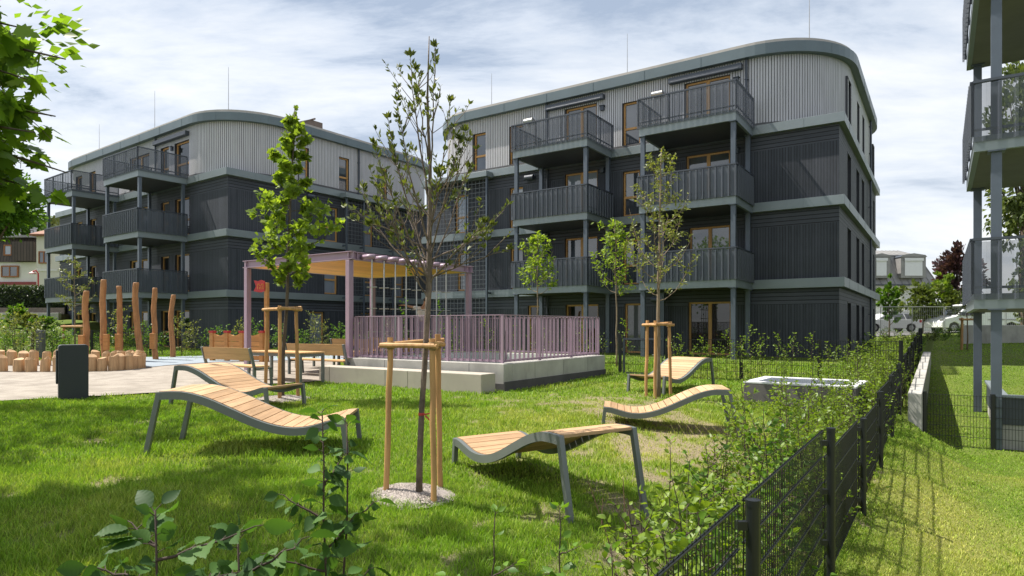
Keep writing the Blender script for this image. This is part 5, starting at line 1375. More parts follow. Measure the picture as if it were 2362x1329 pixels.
for (tx, ty, d, ns, dn, sb) in ((150, 130, 5.0, 12, 9, .34), (135, 265, 5.1, 20, 10, .40), (170, 395, 5.4, 9, 7, .28), (60, 60, 5.2, 16, 10, .45), (70, 180, 5.3, 22, 11, .5), (60, 330, 5.4, 24, 11, .5), (100, 310, 5.0, 16, 10, .4), (10, 430, 5.4, 22, 11, .5), (-30, 250, 5.2, 26, 11, .6), (-60, 400, 5.2, 26, 11, .6), (-20, 90, 5.4, 22, 11, .55), (40, 420, 5.6, 16, 10, .42), (-60, 480, 5.4, 20, 10, .5), (-40, 480, 5.0, 18, 10, .45), (20, 250, 5.7, 20, 11, .5), (5, 20, 5.0, 16, 10, .5)):
    p2 = W3(tx - 5, ty, d); p0 = trk[2].lerp(trk[3], mq.q.random()); p0 = Vector((p0.x, p0.y, max(1.9, min(4.5, p2.z + .5)))); mbranch(p0, p2, ns, dn, .06, sb)
# high part of the crown, above the picture; it shades the lawn at the left
for k in range(27):
    a = mq.q.uniform(0, 6.28); e = mq.q.uniform(-.1, 1.2); rr = mq.q.uniform(1.5, 3.9); c = Vector((.9, -.2, 5.7)); p2 = c + Vector((math.cos(a) * math.cos(e) * rr * 1.0, math.sin(a) * math.cos(e) * rr * .9, math.sin(e) * rr * .75))
    p2.z = max(p2.z, 4.9 if p2.x > 2.4 else 3.6); mbranch(trk[3].lerp(trk[4], mq.q.random()), p2, 15, 9, .05, .85)
mq.build(mt, BARK, L_MAPLE, 'maple', .55)

# --- trees and bushes further away: trunk, limbs, leaf clumps through the crown's volume
def big_tree(name, label, base, H, rad, z0, seed, leafm, sz, ncl, npc, trunk_r=.2, wood=BARK, ell=1.0, cat='tree', flat=1.0, limbs=9, parts=('trunk', 'crown')):
    r = thing(name, label, cat, tuple(base)); q = Plant(seed); c = Vector((0, 0, (z0 + H) / 2)); hz_ = (H - z0) / 2
    if trunk_r: q.w.tube([Vector((0, 0, -.3)), Vector((.05, 0, z0)), Vector((0, .05, c.z)), Vector((.05, 0, H * .92))], [trunk_r, trunk_r * .8, trunk_r * .5, .03], 8)
    P, D, Sz = [], [], []
    for k in range(ncl):
        v = q.rg.normal(0, 1, 3); v /= np.linalg.norm(v); rr = q.rg.uniform(.35, 1) ** .6 * (1 + .22 * math.sin(v[0] * 5 + seed) + .15 * math.sin(v[2] * 7 + seed * 2))
        f = np.array([v[0] * rad * rr, v[1] * rad * rr * flat, v[2] * hz_ * rr]); ce = np.array(c) + f
        if k < limbs and trunk_r: q.w.tube([Vector((0, 0, max(z0 * .7, ce[2] * .6))), Vector(ce)], [trunk_r * .35, .02], 5, cap=False)
        s = rad * q.rg.uniform(.14, .30) * ell; m = int(npc * q.rg.uniform(.6, 1.4))
        o = q.rg.normal(0, .5, (m, 3)) * s; P.append(ce + o * (1, 1, .75)); dd = o + f * .25 + q.rg.normal(0, .3, (m, 3)) * s; D.append(dd); Sz.append(sz * q.rg.uniform(.6, 1.3, m))
    if not trunk_r: q.w.tube([Vector((0, 0, -.2)), Vector((0, 0, c.z))], [.04, .02], 5)
    q.w.build(parts[0], wood, r); Pp, F = leaves(np.concatenate(P), np.concatenate(D), np.concatenate(Sz), 'fold', .3, q.rg, 1.2); np_mesh(parts[1], Pp, F, leafm, r); return r
def bt(name, label, px, d, pyt, pyb, wpx, seed, leafm, sz, ncl, npc, tr=.2, **k):
    b = GP(px, d); return big_tree(name, label, b, Z(pyt, d) - b.z, wpx / 2 / FPX * d, max(.1, Z(pyb, d) - b.z), seed, leafm, sz, ncl, npc, tr, **k)
bt('poplar_tree', 'tall loose tree seen between the slabs of the balcony tower', 2362, 44, 130, 640, 150, 71, L_FAR, .34, 150, 50, .35)
bt('copper_beech', 'dark purple leaved tree beside the grey mansard house', 2208, 48, 572, 720, 86, 72, L_PURP, .3, 70, 50, .2)
bt('bush', 'light green bush below the purple tree', 2172, 46, 640, 745, 50, 73, L_HEDGE, .25, 36, 45, .06, cat='bush')
bt('bush', 'dark green bush in front of the grey mansard house', 2128, 45, 655, 735, 74, 74, L_FAR, .25, 44, 45, .06, cat='bush')
bt('columnar_bush', 'narrow upright bush at the corner of the dark building', 2050, 42, 640, 745, 34, 75, L_HORN, .2, 40, 40, .06, cat='bush')
bt('bush', 'green bush between the purple tree and the balcony tower', 2215, 45, 660, 740, 60, 76, L_FAR, .25, 40, 45, .06, cat='bush')
bt('leafy_tree', 'large light green tree at the left edge, behind the maple branches', -25, 30, 395, 545, 190, 77, L_HORN, .22, 120, 60, .25)
bt('leafy_tree', 'green tree between the left house and the dark building', 40, 66, 470, 560, 100, 78, L_HORN, .3, 90, 50, .2)
bt('bush', 'dark round bush on the bank below the left hedge', 37, 38, 702, 745, 44, 79, L_HORN, .16, 30, 45, .05, cat='bush')
bt('bush', 'low green shrub on the bank by the concrete garden wall', 62, 36, 722, 755, 34, 80, L_GREY, .14, 24, 40, .05, cat='bush')
bt('bush', 'low shrub beside the corner post of the left balconies', 100, 36, 728, 760, 36, 81, L_HORN, .14, 24, 40, .05, cat='bush')
big_tree('maple_tree', 'second dense maple further back, only its crown edge showing at the far left', (-11.6, 10.0, gz1(-11.6, 10)), 8.6, 2.9, 3.4, 91, L_MAPLE, .2, 120, 42, .22)  # stands largely out of view; added to shade the lawn at the left
# ivy-covered trunk at the right edge and low shrubs on the far bank
bt('ivy_trunk', 'ivy covered trunk at the right edge behind the white van', 2358, 40, 560, 760, 34, 82, L_FAR, .18, 60, 40, .2, cat='tree')
sh = [(2010, 30, .8), (2045, 31, .7), (2066, 32, .55), (2088, 33, .5), (2110, 33.5, .5), (2140, 33, .5), (2165, 33, .55), (2190, 33, .5), (2215, 33, .6), (2075, 30, .55), (2125, 31, .5), (2155, 31, .5), (2180, 31, .5)]
protoD = [sapling(160 + i, .95, .11, 16, (L_HORN, L_FAR)[i], 'fold', 7, ('low green shrub on the bank in front of the parked cars', 'low grey-green shrub on the bank in front of the parked cars')[i], 'low shrubs on the bank before the street', nstem=3, spread=.5, name='low_shrub', cat='shrub', f0=.03) for i in range(2)]
usedD = [False] * 2
for k, (px, d, s) in enumerate(sh): plant(protoD, usedD, k % 2, tuple(GP(px, d)), k * 1.3, s)

# dark clipped hedge at the left
hp = Vector((-37.2, 44.6, 0)); zh = gz1(-33, 44)
hg = thing('conifer_hedge', 'dark clipped evergreen hedge on the terrace at the far left', 'hedge', (0, 0, 0))
rg = np.random.default_rng(5); n = 15000
u_ = rg.uniform(0, 1, n); x = -41 + 10.2 * u_; y = 44.6 + rg.uniform(-.5, .9, n); z = rg.uniform(2.2, 4.15 - 0, n) + .25 * fbm(x * 1.2, y, 9, 3)
sel = (y < 44.35) | (z > 3.9); x, y, z = x[sel], y[sel], z[sel]
P, F = leaves(np.stack([x, y, z], 1), rg.normal(0, 1, (len(x), 3)) + np.array([0, -.7, .2]), rg.uniform(.10, .24, len(x)), 'fold', .3, rg); np_mesh('foliage', P, F, L_CON, hg)
mb = MB(); mb.box(-41, -30.8, 44.3, 45.6, 1.6, 4.0); mb.build('dark_core', pm('inner_hedge_dark', (.012, .02, .008), .9, .4, 3), hg)  # solid dark box filling the hedge behind its leaves
gw = MB(); gw.box(-42, -30.4, 43.0, 43.3, .8, 2.38); o = gw.build('garden_wall', CONC, None, bevel=.02); tag(o, 'pale low concrete garden wall below the dark hedge', 'garden wall')
gw = MB(); gw.box(-42, -30.4, 43.3, 50, .8, 2.3); o = gw.build('terrace', pm('terrace_soil', (.16, .13, .08), .95, .3), None); struct(o)
gw = MB(); gw.box(-42, -30.7, 44.0, 44.1, 2.3, 2.75); o = gw.build('timber_edging', pm('weathered_boards', (.17, .145, .12), .8, .25), None); tag(o, 'weathered board edging on top of the concrete garden wall', 'edging')

# ------------------------------------------------------------------ houses, cars and fences behind
STUCCO = pm('white_stucco', (.62, .61, .58), .85, .07, .6)
CREAM = pm('cream_stucco', (.56, .54, .47), .85, .06, .6)
BROWNT = siding('brown_roof_sheet', (.058, .046, .04), False, .28)
ZINC = pm('grey_zinc_roof', (.26, .255, .25), .5, .15, 1.5, .2)
BRF = woodmat('brown_window_frame', (.26, .105, .045), 2, .1, 0)
BLIND = pm('white_roller_blind', (.72, .73, .74), .6, .03)
def hwin(parent, x0, x1, y, z0, z1, frame, pane, mull=1, t=.09):
    mb = MB(); mb.box(x0, x1, y - .06, y + .05, z0, z0 + t); mb.box(x0, x1, y - .06, y + .05, z1 - t, z1); mb.box(x0, x0 + t, y - .06, y + .05, z0 + t, z1 - t); mb.box(x1 - t, x1, y - .06, y + .05, z0 + t, z1 - t)
    for i in range(mull): x = x0 + (x1 - x0) * (i + 1) / (mull + 1); mb.box(x - .05, x + .05, y - .06, y + .05, z0 + t, z1 - t)
    w = mb.build('window', frame, parent); g = MB(); g.box(x0 + .02, x1 - .02, y - .02, y + .02, z0 + .02, z1 - .02); g.build('pane', pane, w); return w
# grey mansard house, right
d = 60; h0 = Vector((X(2156, d), d, 1.0))
hs = thing('mansard_house', 'pale house with grey zinc mansard roof and white roller blinds', 'house', tuple(h0))
W_ = 9.0; ze, zr, ztp = Z(657, d) - 1, Z(592, d) - 1, Z(572, d) - 1
mb = MB(); mb.box(-W_, 0, 0, 8, -.5, ze - .35); mb.build('wall', STUCCO, hs)
mb = MB(); mb.box(-W_ - .2, .25, -.25, 8.2, ze - .35, ze - .1); mb.box(-W_ - .3, .38, -.4, 8.3, ze - .1, ze + .02, 1); mb.build('cornice', [STUCCO, RAILM], hs)
mb = MB(); a = [(-W_, -.2, ze + .02), (.2, -.2, ze + .02), (.2, 8, ze + .02), (-W_, 8, ze + .02)]; c = [(-W_ + .1, .6, zr + 1.2), (-1.2, .6, zr + 1.2), (-1.2, 7, zr + 1.2), (-W_ + .1, 7, zr + 1.2)]; tpp = [(-W_ + 1.5, 2.2, ztp + 1.0), (-2.2, 2.2, ztp + 1.0), (-2.2, 6, ztp + 1.0), (-W_ + 1.5, 6, ztp + 1.0)]
zr2 = zr + .15
c = [(p[0], p[1], zr2) for p in c]; tpp = [(p[0], p[1], ztp) for p in tpp]
for i in range(4):
    j = (i + 1) % 4; mb.poly([a[i], a[j], c[j], c[i]]); mb.poly([c[i], c[j], tpp[j], tpp[i]])
mb.poly(tpp)
for i in range(15):
    f = i / 14; p = Vector(a[0]).lerp(Vector(a[1]), f); q = Vector(c[0]).lerp(Vector(c[1]), f); s = Vector(tpp[0]).lerp(Vector(tpp[1]), f); mb.bar(p, q, .05, .09, upv=(0, 1, 0)); mb.bar(q, s, .05, .07)
mb.bar(c[0], c[1], .18, .14); mb.bar(c[1], c[2], .18, .14)
mb.build('mansard_roof', ZINC, hs)
mb = MB(); x = X(2055, d) - h0.x; mb.box(x - .35, x + .35, 3, 3.6, ztp - .1, ztp + .45); mb.box(x - .45, x + .45, 2.9, 3.7, ztp + .45, ztp + .55); mb.build('chimney', RAILM, hs)
for pxa, pxb in ((2080, 2120), (2015, 2038)):
    x0, x1 = X(pxa, d) - h0.x, X(pxb, d) - h0.x; za, zb = Z(637, d) - 1, Z(597, d) - 1
    mb = MB(); mb.box(x0 - .35, x1 + .35, -.45, 1.2, za - .2, zb + .15); xm = (x0 + x1) / 2
    mb.extr([(x0 - .42, -.55, zb + .12), (x1 + .42, -.55, zb + .12), (x1 + .25, -.55, zb + .30), (xm, -.55, zb + .46), (x0 - .25, -.55, zb + .30)], (0, 1.8, 0), 0, 1); dm = mb.build('dormer', [ZINC, RAILM], hs)
    mb = MB(); mb.box(x0, x1, -.50, -.455, za, zb); mb.box(x0 - .06, x1 + .06, -.60, -.50, zb - .25, zb + .02); mb.build('roller_blind', BLIND, dm)
x0, x1 = X(2088, d) - h0.x, X(2102, d) - h0.x
hwin(hs, x0, x1, -.05, .6, 3.1, BLIND, GLASSD, 1)
# left houses
d = 62; h1 = Vector((X(-30, d), d, 4.2))
hb = thing('brown_house', 'brown clad mansard house with white ground floor and orange windows at the far left', 'house', tuple(h1))
W_ = X(88, d) - h1.x; zb_, zm = Z(655, d) - 4.2, Z(605, d) - 4.2; zt_ = Z(548, d) - 4.2
mb = MB(); mb.box(0, W_, 0, 9, zb_ - 4, zm); mb.build('wall', STUCCO, hb)
mb = MB(); mb.extr([(0, -.2, zm), (0, .35, zt_), (0, 8, zt_), (0, 9, zm)], (W_ + .1, 0, 0)); mb.box(W_ * .62, W_ + .15, -.9, 1.5, zm + .05, zt_ - .5); mb.build('mansard_roof', BROWNT, hb)
mb = MB(); mb.box(-.3, W_ + .3, -.3, 9.2, zt_ - .02, zt_ + .2); mb.build('roof_edge', ZINC, hb)
for (a, c, z0, z1) in ((10, 45, 565, 590), (5, 45, 613, 640)): hwin(hb, X(a, d) - h1.x, X(c, d) - h1.x, -.12 if z0 > 600 else -.05, Z(z1, d) - 4.2, Z(z0, d) - 4.2, BRF, GLASS, 1, .13)
mb = MB(); mb.box(-1, W_ + .2, -.35, -.1, zb_ - .1, zb_ + .18); mb.build('red_ledge', pm('dark_red_ledge', (.2, .03, .035), .6), hb)
mb = MB(); mb.lathe([(.09, 0), (.07, 1.0), (.0005, 1.05)], (W_ - 1.3, -.6, zt_ + .1), 8)
for k in range(4): mb.lathe([(.12, 0), (.12, .9), (.2, .95), (.2, 1.05)], (W_ * (.2 + .22 * k), 2 + (k % 2), zt_ + .2), 8)
mb.build('flue', STEEL, hb)
d = 58; h2 = Vector((X(84, d), d, 3.5)); hc = thing('cream_house', 'narrow cream house front between the brown house and the dark building', 'house', tuple(h2))
W_ = 5.5; zt_ = Z(545, d) - 3.5
mb = MB(); mb.box(0, W_, 0, 8, -3, zt_); mb.build('wall', CREAM, hc)
mb = MB(); mb.extr([(-.3, -.5, zt_), (-.3, -.5, zt_ + .15), (-.3, 4, zt_ + 1.6), (-.3, 8.5, zt_ + .15), (-.3, 8.5, zt_)], (W_ + .6, 0, 0)); mb.build('roof', pm('red_brown_tiles', (.22, .10, .06), .8, .25, 6), hc)
hwin(hc, .25, 1.2, -.05, Z(608, d) - 3.5, Z(580, d) - 3.5, BRF, GLASS, 1, .1)
mb = MB(); mb.box(-.05, W_ + .05, -.06, -.002, Z(600, d) - 3.5 - 1.0, Z(600, d) - 3.5 - .85); mb.build('string_course', STUCCO, hc)
sl = thing('street_lamp', 'red curved lamp by the white ground floor of the brown house', 'street lamp', (X(75, 56), 56, 3.0))
mb = MB(); z0 = Z(655, 56) - 3; z1 = Z(628, 56) - 3; mb.tube([(.5, 0, -.5), (.5, 0, z1 - .1), (.3, 0, z1 + .15), (0, 0, z1 + .05)], .06, 8); mb.build('pole', REDP, sl)
mb = MB(); mb.lathe([(.02, .05), (.3, -.12), (.3, -.18), (.02, -.1)], (0, 0, z1 + .03), 12); mb.build('lamp_shade', pm('pale_pink_shade', (.5, .3, .3), .5), sl)

# hill with woods
hv = []; nx_, ny_ = 120, 30
gx, gy = np.meshgrid(np.linspace(-420, -40, nx_), np.linspace(260, 420, ny_), indexing='ij')
hh = 42 * np.exp(-((gx + 250) / 130) ** 2) * sm((gy - 255) / 130) + 12 * sm((gy - 255) / 130) + 9 * fbm(gx / 9, gy / 9, 4, 3) * sm((gy - 255) / 30)
Fh = np.arange(nx_ * ny_).reshape(nx_, ny_); Fh = np.stack([Fh[:-1, :-1].ravel(), Fh[1:, :-1].ravel(), Fh[1:, 1:].ravel(), Fh[:-1, 1:].ravel()], 1)
m, t, b = nodes('wooded_hillside'); tcn = N(t, 'ShaderNodeTexCoord').outputs['Object']
c = mixc(t, mrange(t, noise(t, tcn, .12, 6, .7), .35, .65, 0, 1), (.045, .07, .04), (.13, .165, .085)); t.links.new(c, b.inputs['Base Color']); b.inputs['Roughness'].default_value = .95
struct(np_mesh('hills', np.stack([gx.ravel(), gy.ravel(), hh.ravel()], 1), Fh, m, smooth=False))
rg = np.random.default_rng(8); n = 9000
x = rg.uniform(-330, -150, n); y = rg.uniform(262, 400, n)
z = 42 * np.exp(-((x + 250) / 130) ** 2) * sm((y - 255) / 130) + 12 * sm((y - 255) / 130) + 5 + rg.uniform(0, 5, n)
P, F = leaves(np.stack([x, y, z], 1), rg.normal(0, 1, (n, 3)) + np.array([0, -.5, .6]), rg.uniform(2, 6, n), 'fold', .4, rg, 1.3)
o = np_mesh('wood', P, F, leafmat('far_wood_leaves', (.085, .115, .06), trans=.2)); o['kind'] = 'stuff'; o['label'] = 'distant wooded hillside behind the left houses'; o['category'] = 'wood'

# street, picket fence, site fence, far retaining wall
def road_sheet(name, x0, x1, y0, y1, mat, lift):
    V, F = [], []; nx, ny = 40, 8
    for i in range(nx + 1):
        for j in range(ny + 1): x, y = x0 + (x1 - x0) * i / nx, y0 + (y1 - y0) * j / ny; V.append((x, y, gz1(x, y) + lift))
    for i in range(nx):
        for j in range(ny): F.append((i * (ny + 1) + j, (i + 1) * (ny + 1) + j, (i + 1) * (ny + 1) + j + 1, i * (ny + 1) + j + 1))
    return struct(np_mesh(name, np.array(V), np.array(F), mat, smooth=True))
road_sheet('road', 15, 75, 44.5, 54.5, pm('street_asphalt', (.12, .118, .115), .9, .2, 2, 0, .3), .03)
pf = thing('picket_fence', 'long white picket fence behind the parked car and van', 'fence', (0, 56, 0))
zg = gz1(38, 56); mb = MB(); zt_ = Z(711, 56)
for x in np.arange(30, 58, .17): mb.box(x, x + .11, 0, .03, zg + .1, zt_ + .03 * math.sin(x * 2))
mb.build('pickets', pm('white_fence_paint', (.68, .68, .66), .6, .05), pf)
mb = MB(); mb.box(30, 58, .032, .08, zg + .4, zg + .5); mb.box(30, 58, .032, .08, zt_ - .35, zt_ - .25); mb.build('rail', pm('white_rail_paint', (.6, .6, .58), .6), pf)
xs = [X(2030, 38), X(2178, 38), X(2320, 38), X(2470, 38)]
hf = thing('site_fence', 'galvanised site fence panels standing before the street', 'fence', (0, 38, 0))
for i in range(3):
    a, c = xs[i] + .04, xs[i + 1] - .04; z0 = gz1(xs[i], 38) + .05; z1 = Z(708, 38); mb = MB()
    for x in (a, c, (a + c) / 2): mb.tube([(x, 0, z0), (x, 0, z1)], .022, 6)
    for z in (z0 + .1, z1): mb.tube([(a, 0, z), (c, 0, z)], .022, 6)
    for x in np.arange(a, c, .12): mb.bar((x, 0, z0), (x, 0, z1), .005, .005)
    for z in np.arange(z0, z1, .25): mb.bar((a, 0, z), (c, 0, z), .005, .005)
    mb.build('fence_panel', STEEL, hf)
mb = MB(); x0 = X(2222, 29); mb.extr([(x0, 29, -.3), (x0, 29, Z(750, 29)), (x0 + 14, 27.2, Z(750, 29)), (x0 + 14, 27.2, -.3)], (.15, .35, 0)); o = mb.build('retaining_wall', CONC, None, bevel=.02); tag(o, 'pale concrete retaining wall at the end of the lower lawn', 'retaining wall')

# car and van
def wheel(parent, x, y, r, w=.2):
    mb = MB(); mb.lathe([(r * .62, -w / 2), (r * .95, -w / 2), (r, -w / 2 + .03), (r, w / 2 - .03), (r * .95, w / 2), (r * .62, w / 2)], (x, y, r), 24, 0, 'y'); o = mb.build('wheel', TYRE, parent, smooth=False)
    mb = MB(); mb.lathe([(r * .64, -w / 2 + .02), (r * .60, -w / 2 - .005), (r * .52, -w / 2 + .03), (.06, -w / 2 + .01), (.001, -w / 2)], (x, y, r), 24, 0, 'y')
    for k in range(5):
        t = k * 1.2566; mb.bar((x, y - w / 2 + .005, r), (x + r * .6 * math.cos(t), y - w / 2 + .005, r + r * .6 * math.sin(t)), .03, .07, upv=(0, 1, 0))
    mb.build('rim', RIM, o)
def loft(mb, prof_l, w_low, w_top, zlow, ztop, y0):
    """side profile with sides leaning in towards the roof"""
    def yy(z, s): f = max(0, (z - zlow) / (ztop - zlow)); return y0 + s * (w_low + (w_top - w_low) * f) / 2
    n = len(prof_l); L = [(x, yy(z, -1), z) for x, z in prof_l]; Rr = [(x, yy(z, 1), z) for x, z in prof_l]
    k = len(mb.v); mb.v += L + Rr; mb.f.append(tuple(range(k, k + n))); mb.m.append(0); mb.f.append(tuple(k + n + i for i in reversed(range(n)))); mb.m.append(0)
    for i in range(n): j = (i + 1) % n; mb.f.append((k + i, k + n + i, k + n + j, k + j)); mb.m.append(0)
d = 50; xr = X(2112, d); cz = gz1(xr - 2, d) + .04
car = thing('parked_car', 'white estate car parked before the white picket fence', 'car', (xr - 2.25, d, cz))
body = [(-2.2, .35), (-1.75, .30), (-1.68, .55), (-1.4, .68), (-1.1, .55), (-1.02, .28), (1.0, .28), (1.08, .55), (1.38, .68), (1.68, .55), (1.75, .3), (2.15, .35), (2.22, .6), (2.15, .95), (-1.2, .98), (-2.1, .82), (-2.25, .6)]
mb = MB(); loft(mb, body, 1.78, 1.68, .3, 1.0, 0); mb.build('body', WHITEP, car, bevel=.03)
cab = [(-1.25, .97), (-.45, 1.40), (.3, 1.47), (1.55, 1.43), (2.12, .95)]
mb = MB(); loft(mb, cab, 1.66, 1.25, .95, 1.47, 0); mb.build('roof', WHITEP, car, bevel=.03)
mb = MB()
for q in ([(-1.0, 1.02), (-.4, 1.34), (-.02, 1.38), (-.02, 1.0)], [(.06, 1.0), (.06, 1.385), (.85, 1.385), (.95, 1.0)], [(1.03, 1.0), (.95, 1.385), (1.45, 1.36), (1.85, 1.03)]):
    mb.extr([(x, -(1.66 + (1.25 - 1.66) * (z - .95) / .52) / 2 - .012, z) for x, z in q], (0, .02, 0))
mb.extr([(1.66, -.6, 1.36), (1.66, .6, 1.36), (2.09, .7, 1.02), (2.09, -.7, 1.02)], (.03, 0, .02)); mb.build('window', CARGL, car)
for x in (-1.4, 1.38): wheel(car, x, -.78, .32); wheel(car, x, .78, .32)
mb = MB(); mb.box(2.0, 2.21, -.86, -.62, .70, .92); mb.build('tail_light', REDP, car, bevel=.02)
mb = MB(); mb.box(2.0, 2.21, .62, .86, .70, .92); mb.build('tail_light', REDP, car, bevel=.02)
mb = MB(); mb.box(-2.22, -2.02, -.84, -.58, .66, .80); mb.build('headlight', RIM, car, bevel=.02)
mb = MB(); mb.tube([(-.3, -.62, 1.50), (1.5, -.62, 1.48)], .018, 6); mb.tube([(-.3, .62, 1.5), (1.5, .62, 1.48)], .018, 6); mb.build('roof_rail', RIM, car)
d = 44; xv = X(2150, d); cz = gz1(xv + 2, d) + .04
van = thing('parked_van', 'white delivery van parked on the street above the retaining wall', 'van', (xv + 2.95, d, cz))
vbody = [(-2.9, .35), (-2.45, .32), (-2.38, .6), (-2.08, .74), (-1.78, .6), (-1.7, .3), (1.35, .3), (1.43, .6), (1.75, .74), (2.07, .6), (2.15, .32), (2.85, .38), (2.9, .7), (2.86, 1.9), (2.7, 2.02), (-.7, 2.0), (-1.0, 1.93), (-1.95, 1.12), (-2.7, .95), (-2.92, .72)]
mb = MB(); loft(mb, vbody, 1.95, 1.72, .9, 2.0, 0); mb.build('body', WHITEP, van, bevel=.04)
mb = MB()
for q in ([(-1.62, 1.16), (-1.0, 1.70), (-.55, 1.74), (-.55, 1.14)],): mb.extr([(x, -(1.95 + (1.72 - 1.95) * (z - .9) / 1.1) / 2 - .012, z) for x, z in q], (0, .02, 0))
mb.extr([(-1.12, -.75, 1.83), (-1.12, .75, 1.83), (-1.88, .82, 1.2), (-1.88, -.82, 1.2)], (-.03, 0, .025)); mb.build('window', CARGL, van)
for x in (-2.08, 1.75): wheel(van, x, -.86, .34); wheel(van, x, .86, .34)
mb = MB(); mb.box(-2.88, -2.6, -.93, -.62, .80, .98); mb.build('headlight', RIM, van, bevel=.03)
mb = MB(); mb.box(-1.75, -1.55, -1.22, -.98, 1.15, 1.4); mb.build('wing_mirror', RAILM, van, bevel=.03)
mb = MB(); mb.box(.2, 2.8, -.99, -.97, .85, .93); mb.build('side_trim', pm('grey_trim', (.3, .3, .31), .5), van)
x = X(2306, d) - (xv + 2.95)
mb = MB(); mb.box(x - .24, x + .24, -.975, -.90, 1.50, 1.66); mb.build('red_sticker', REDP, van)

# ------------------------------------------------------------------ person behind the railing, standing on the bench
SKIN = pm('skin', (.46, .27, .19), .55, .06, 6); SHIRT = pm('white_shirt_cloth', (.70, .70, .72), .9, .05, 6); TROUS = pm('blue_trousers_cloth', (.03, .06, .20), .9, .15, 8); HAIR = pm('brown_hair', (.05, .03, .02), .7, .3, 30)
def skin_body(name, pts, edges, radii, mat, parent, sub=2):
    me = bpy.data.meshes.new(name); me.from_pydata(pts, edges, []); me.materials.append(mat); o = link(name, me, parent)
    s = o.modifiers.new('skin', 'SKIN'); lay = me.skin_vertices[0] if me.skin_vertices else None
    if lay is None:
        bpy.context.view_layer.objects.active = o; me.skin_vertices if me.skin_vertices else None
    for i, rr in enumerate(radii): me.skin_vertices[0].data[i].radius = (rr, rr) if isinstance(rr, (int, float)) else rr
    me.skin_vertices[0].data[0].use_root = True
    s.use_smooth_shade = True
    u = o.modifiers.new('sub', 'SUBSURF'); u.levels = u.render_levels = sub; return o
pd = 21.9; pp = GP(973, pd); pz = pp.z + .47
ps = thing('person', 'person in a white shirt stretching one arm out, behind the railing', 'person', (pp.x, pp.y, pz))
J = {'pel': (0, 0, .92), 'sp': (.02, -.02, 1.12), 'ch': (.05, -.04, 1.33), 'nk': (.10, -.06, 1.48), 'hd': (.15, -.09, 1.60), 'ht': (.17, -.10, 1.70), 'hl': (-.10, 0, .88), 'kl': (-.12, -.06, .48), 'al': (-.13, .0, .08), 'tl': (-.14, -.15, .03), 'hr': (.10, 0, .88), 'kr': (.12, -.05, .48), 'ar': (.14, .02, .08), 'tr': (.15, -.13, .03),
     'sl': (-.13, -.03, 1.40), 'el': (-.37, -.08, 1.45), 'wl': (-.58, -.14, 1.50), 'ml': (-.67, -.16, 1.50), 'sr': (.22, -.05, 1.36), 'er': (.28, -.10, 1.10), 'wr': (.20, -.26, .94), 'mr': (.17, -.32, .90)}
ks = list(J); ix = {k: i for i, k in enumerate(ks)}
E = [('pel', 'sp'), ('sp', 'ch'), ('ch', 'nk'), ('nk', 'hd'), ('hd', 'ht'), ('pel', 'hl'), ('hl', 'kl'), ('kl', 'al'), ('al', 'tl'), ('pel', 'hr'), ('hr', 'kr'), ('kr', 'ar'), ('ar', 'tr'), ('ch', 'sl'), ('sl', 'el'), ('el', 'wl'), ('wl', 'ml'), ('ch', 'sr'), ('sr', 'er'), ('er', 'wr'), ('wr', 'mr')]
RR = {'pel': .13, 'sp': .115, 'ch': .13, 'nk': .052, 'hd': .088, 'ht': .06, 'hl': .088, 'kl': .056, 'al': .038, 'tl': .032, 'hr': .088, 'kr': .056, 'ar': .038, 'tr': .032, 'sl': .056, 'el': .041, 'wl': .027, 'ml': .03, 'sr': .056, 'er': .041, 'wr': .027, 'mr': .03}
# fingers: five short chains from each palm
pts = [J[k] for k in ks]; edges = [(ix[a], ix[b]) for a, b in E]; rad = [RR[k] for k in ks]
for hnd, w in (('ml', 'wl'), ('mr', 'wr')):
    h = Vector(J[hnd]); dr = (h - Vector(J[w])).normalized(); sd_ = dr.cross(Vector((0, 0, 1))).normalized()
    for f in range(5):
        o = (f - 1.5) * .018 if f < 4 else -.045; L = (.065, .075, .07, .055, .04)[f]; a = h + sd_ * o + dr * (.02 if f < 4 else -.03); b_ = a + dr * L + Vector((0, 0, -.015 * (f + 1) / 3)) + (sd_ * -.02 if f == 4 else Vector())
        k = len(pts); pts += [tuple(a), tuple(b_)]; rad += [.010, .008]; edges += [(ix[hnd], k), (k, k + 1)]
try:
    skin_body('body', pts, edges, rad, SKIN, ps)
    sh_k = ['pel', 'sp', 'ch', 'sl', 'el', 'sr', 'er']; si = {k: i for i, k in enumerate(sh_k)}
    shp = [J[k] for k in sh_k]; shp[4] = tuple(Vector(J['sl']).lerp(Vector(J['el']), .75)); shp[6] = tuple(Vector(J['sr']).lerp(Vector(J['er']), .75))
    skin_body('shirt', shp, [(0, 1), (1, 2), (2, 3), (3, 4), (2, 5), (5, 6)], [.155, .145, .158, .075, .06, .075, .06], SHIRT, ps)
    tk = ['pel', 'hl', 'kl', 'al', 'hr', 'kr', 'ar']
    skin_body('trousers', [J[k] for k in tk], [(0, 1), (1, 2), (2, 3), (0, 4), (4, 5), (5, 6)], [.145, .105, .072, .058, .105, .072, .058], TROUS, ps)
except Exception as ex: print('person', ex)
mb = MB(); mb.ball((.17, -.075, 1.675), .105, 8, 0, (1, 1.05, .85)); mb.build('hair', HAIR, ps, smooth=True)
mb = MB()
for sx in (-.03, .03): mb.ball((.16 + sx, -.178, 1.635), .012, 5)
mb.build('eyes', pm('dark_eyes', (.03, .02, .02), .3), ps)

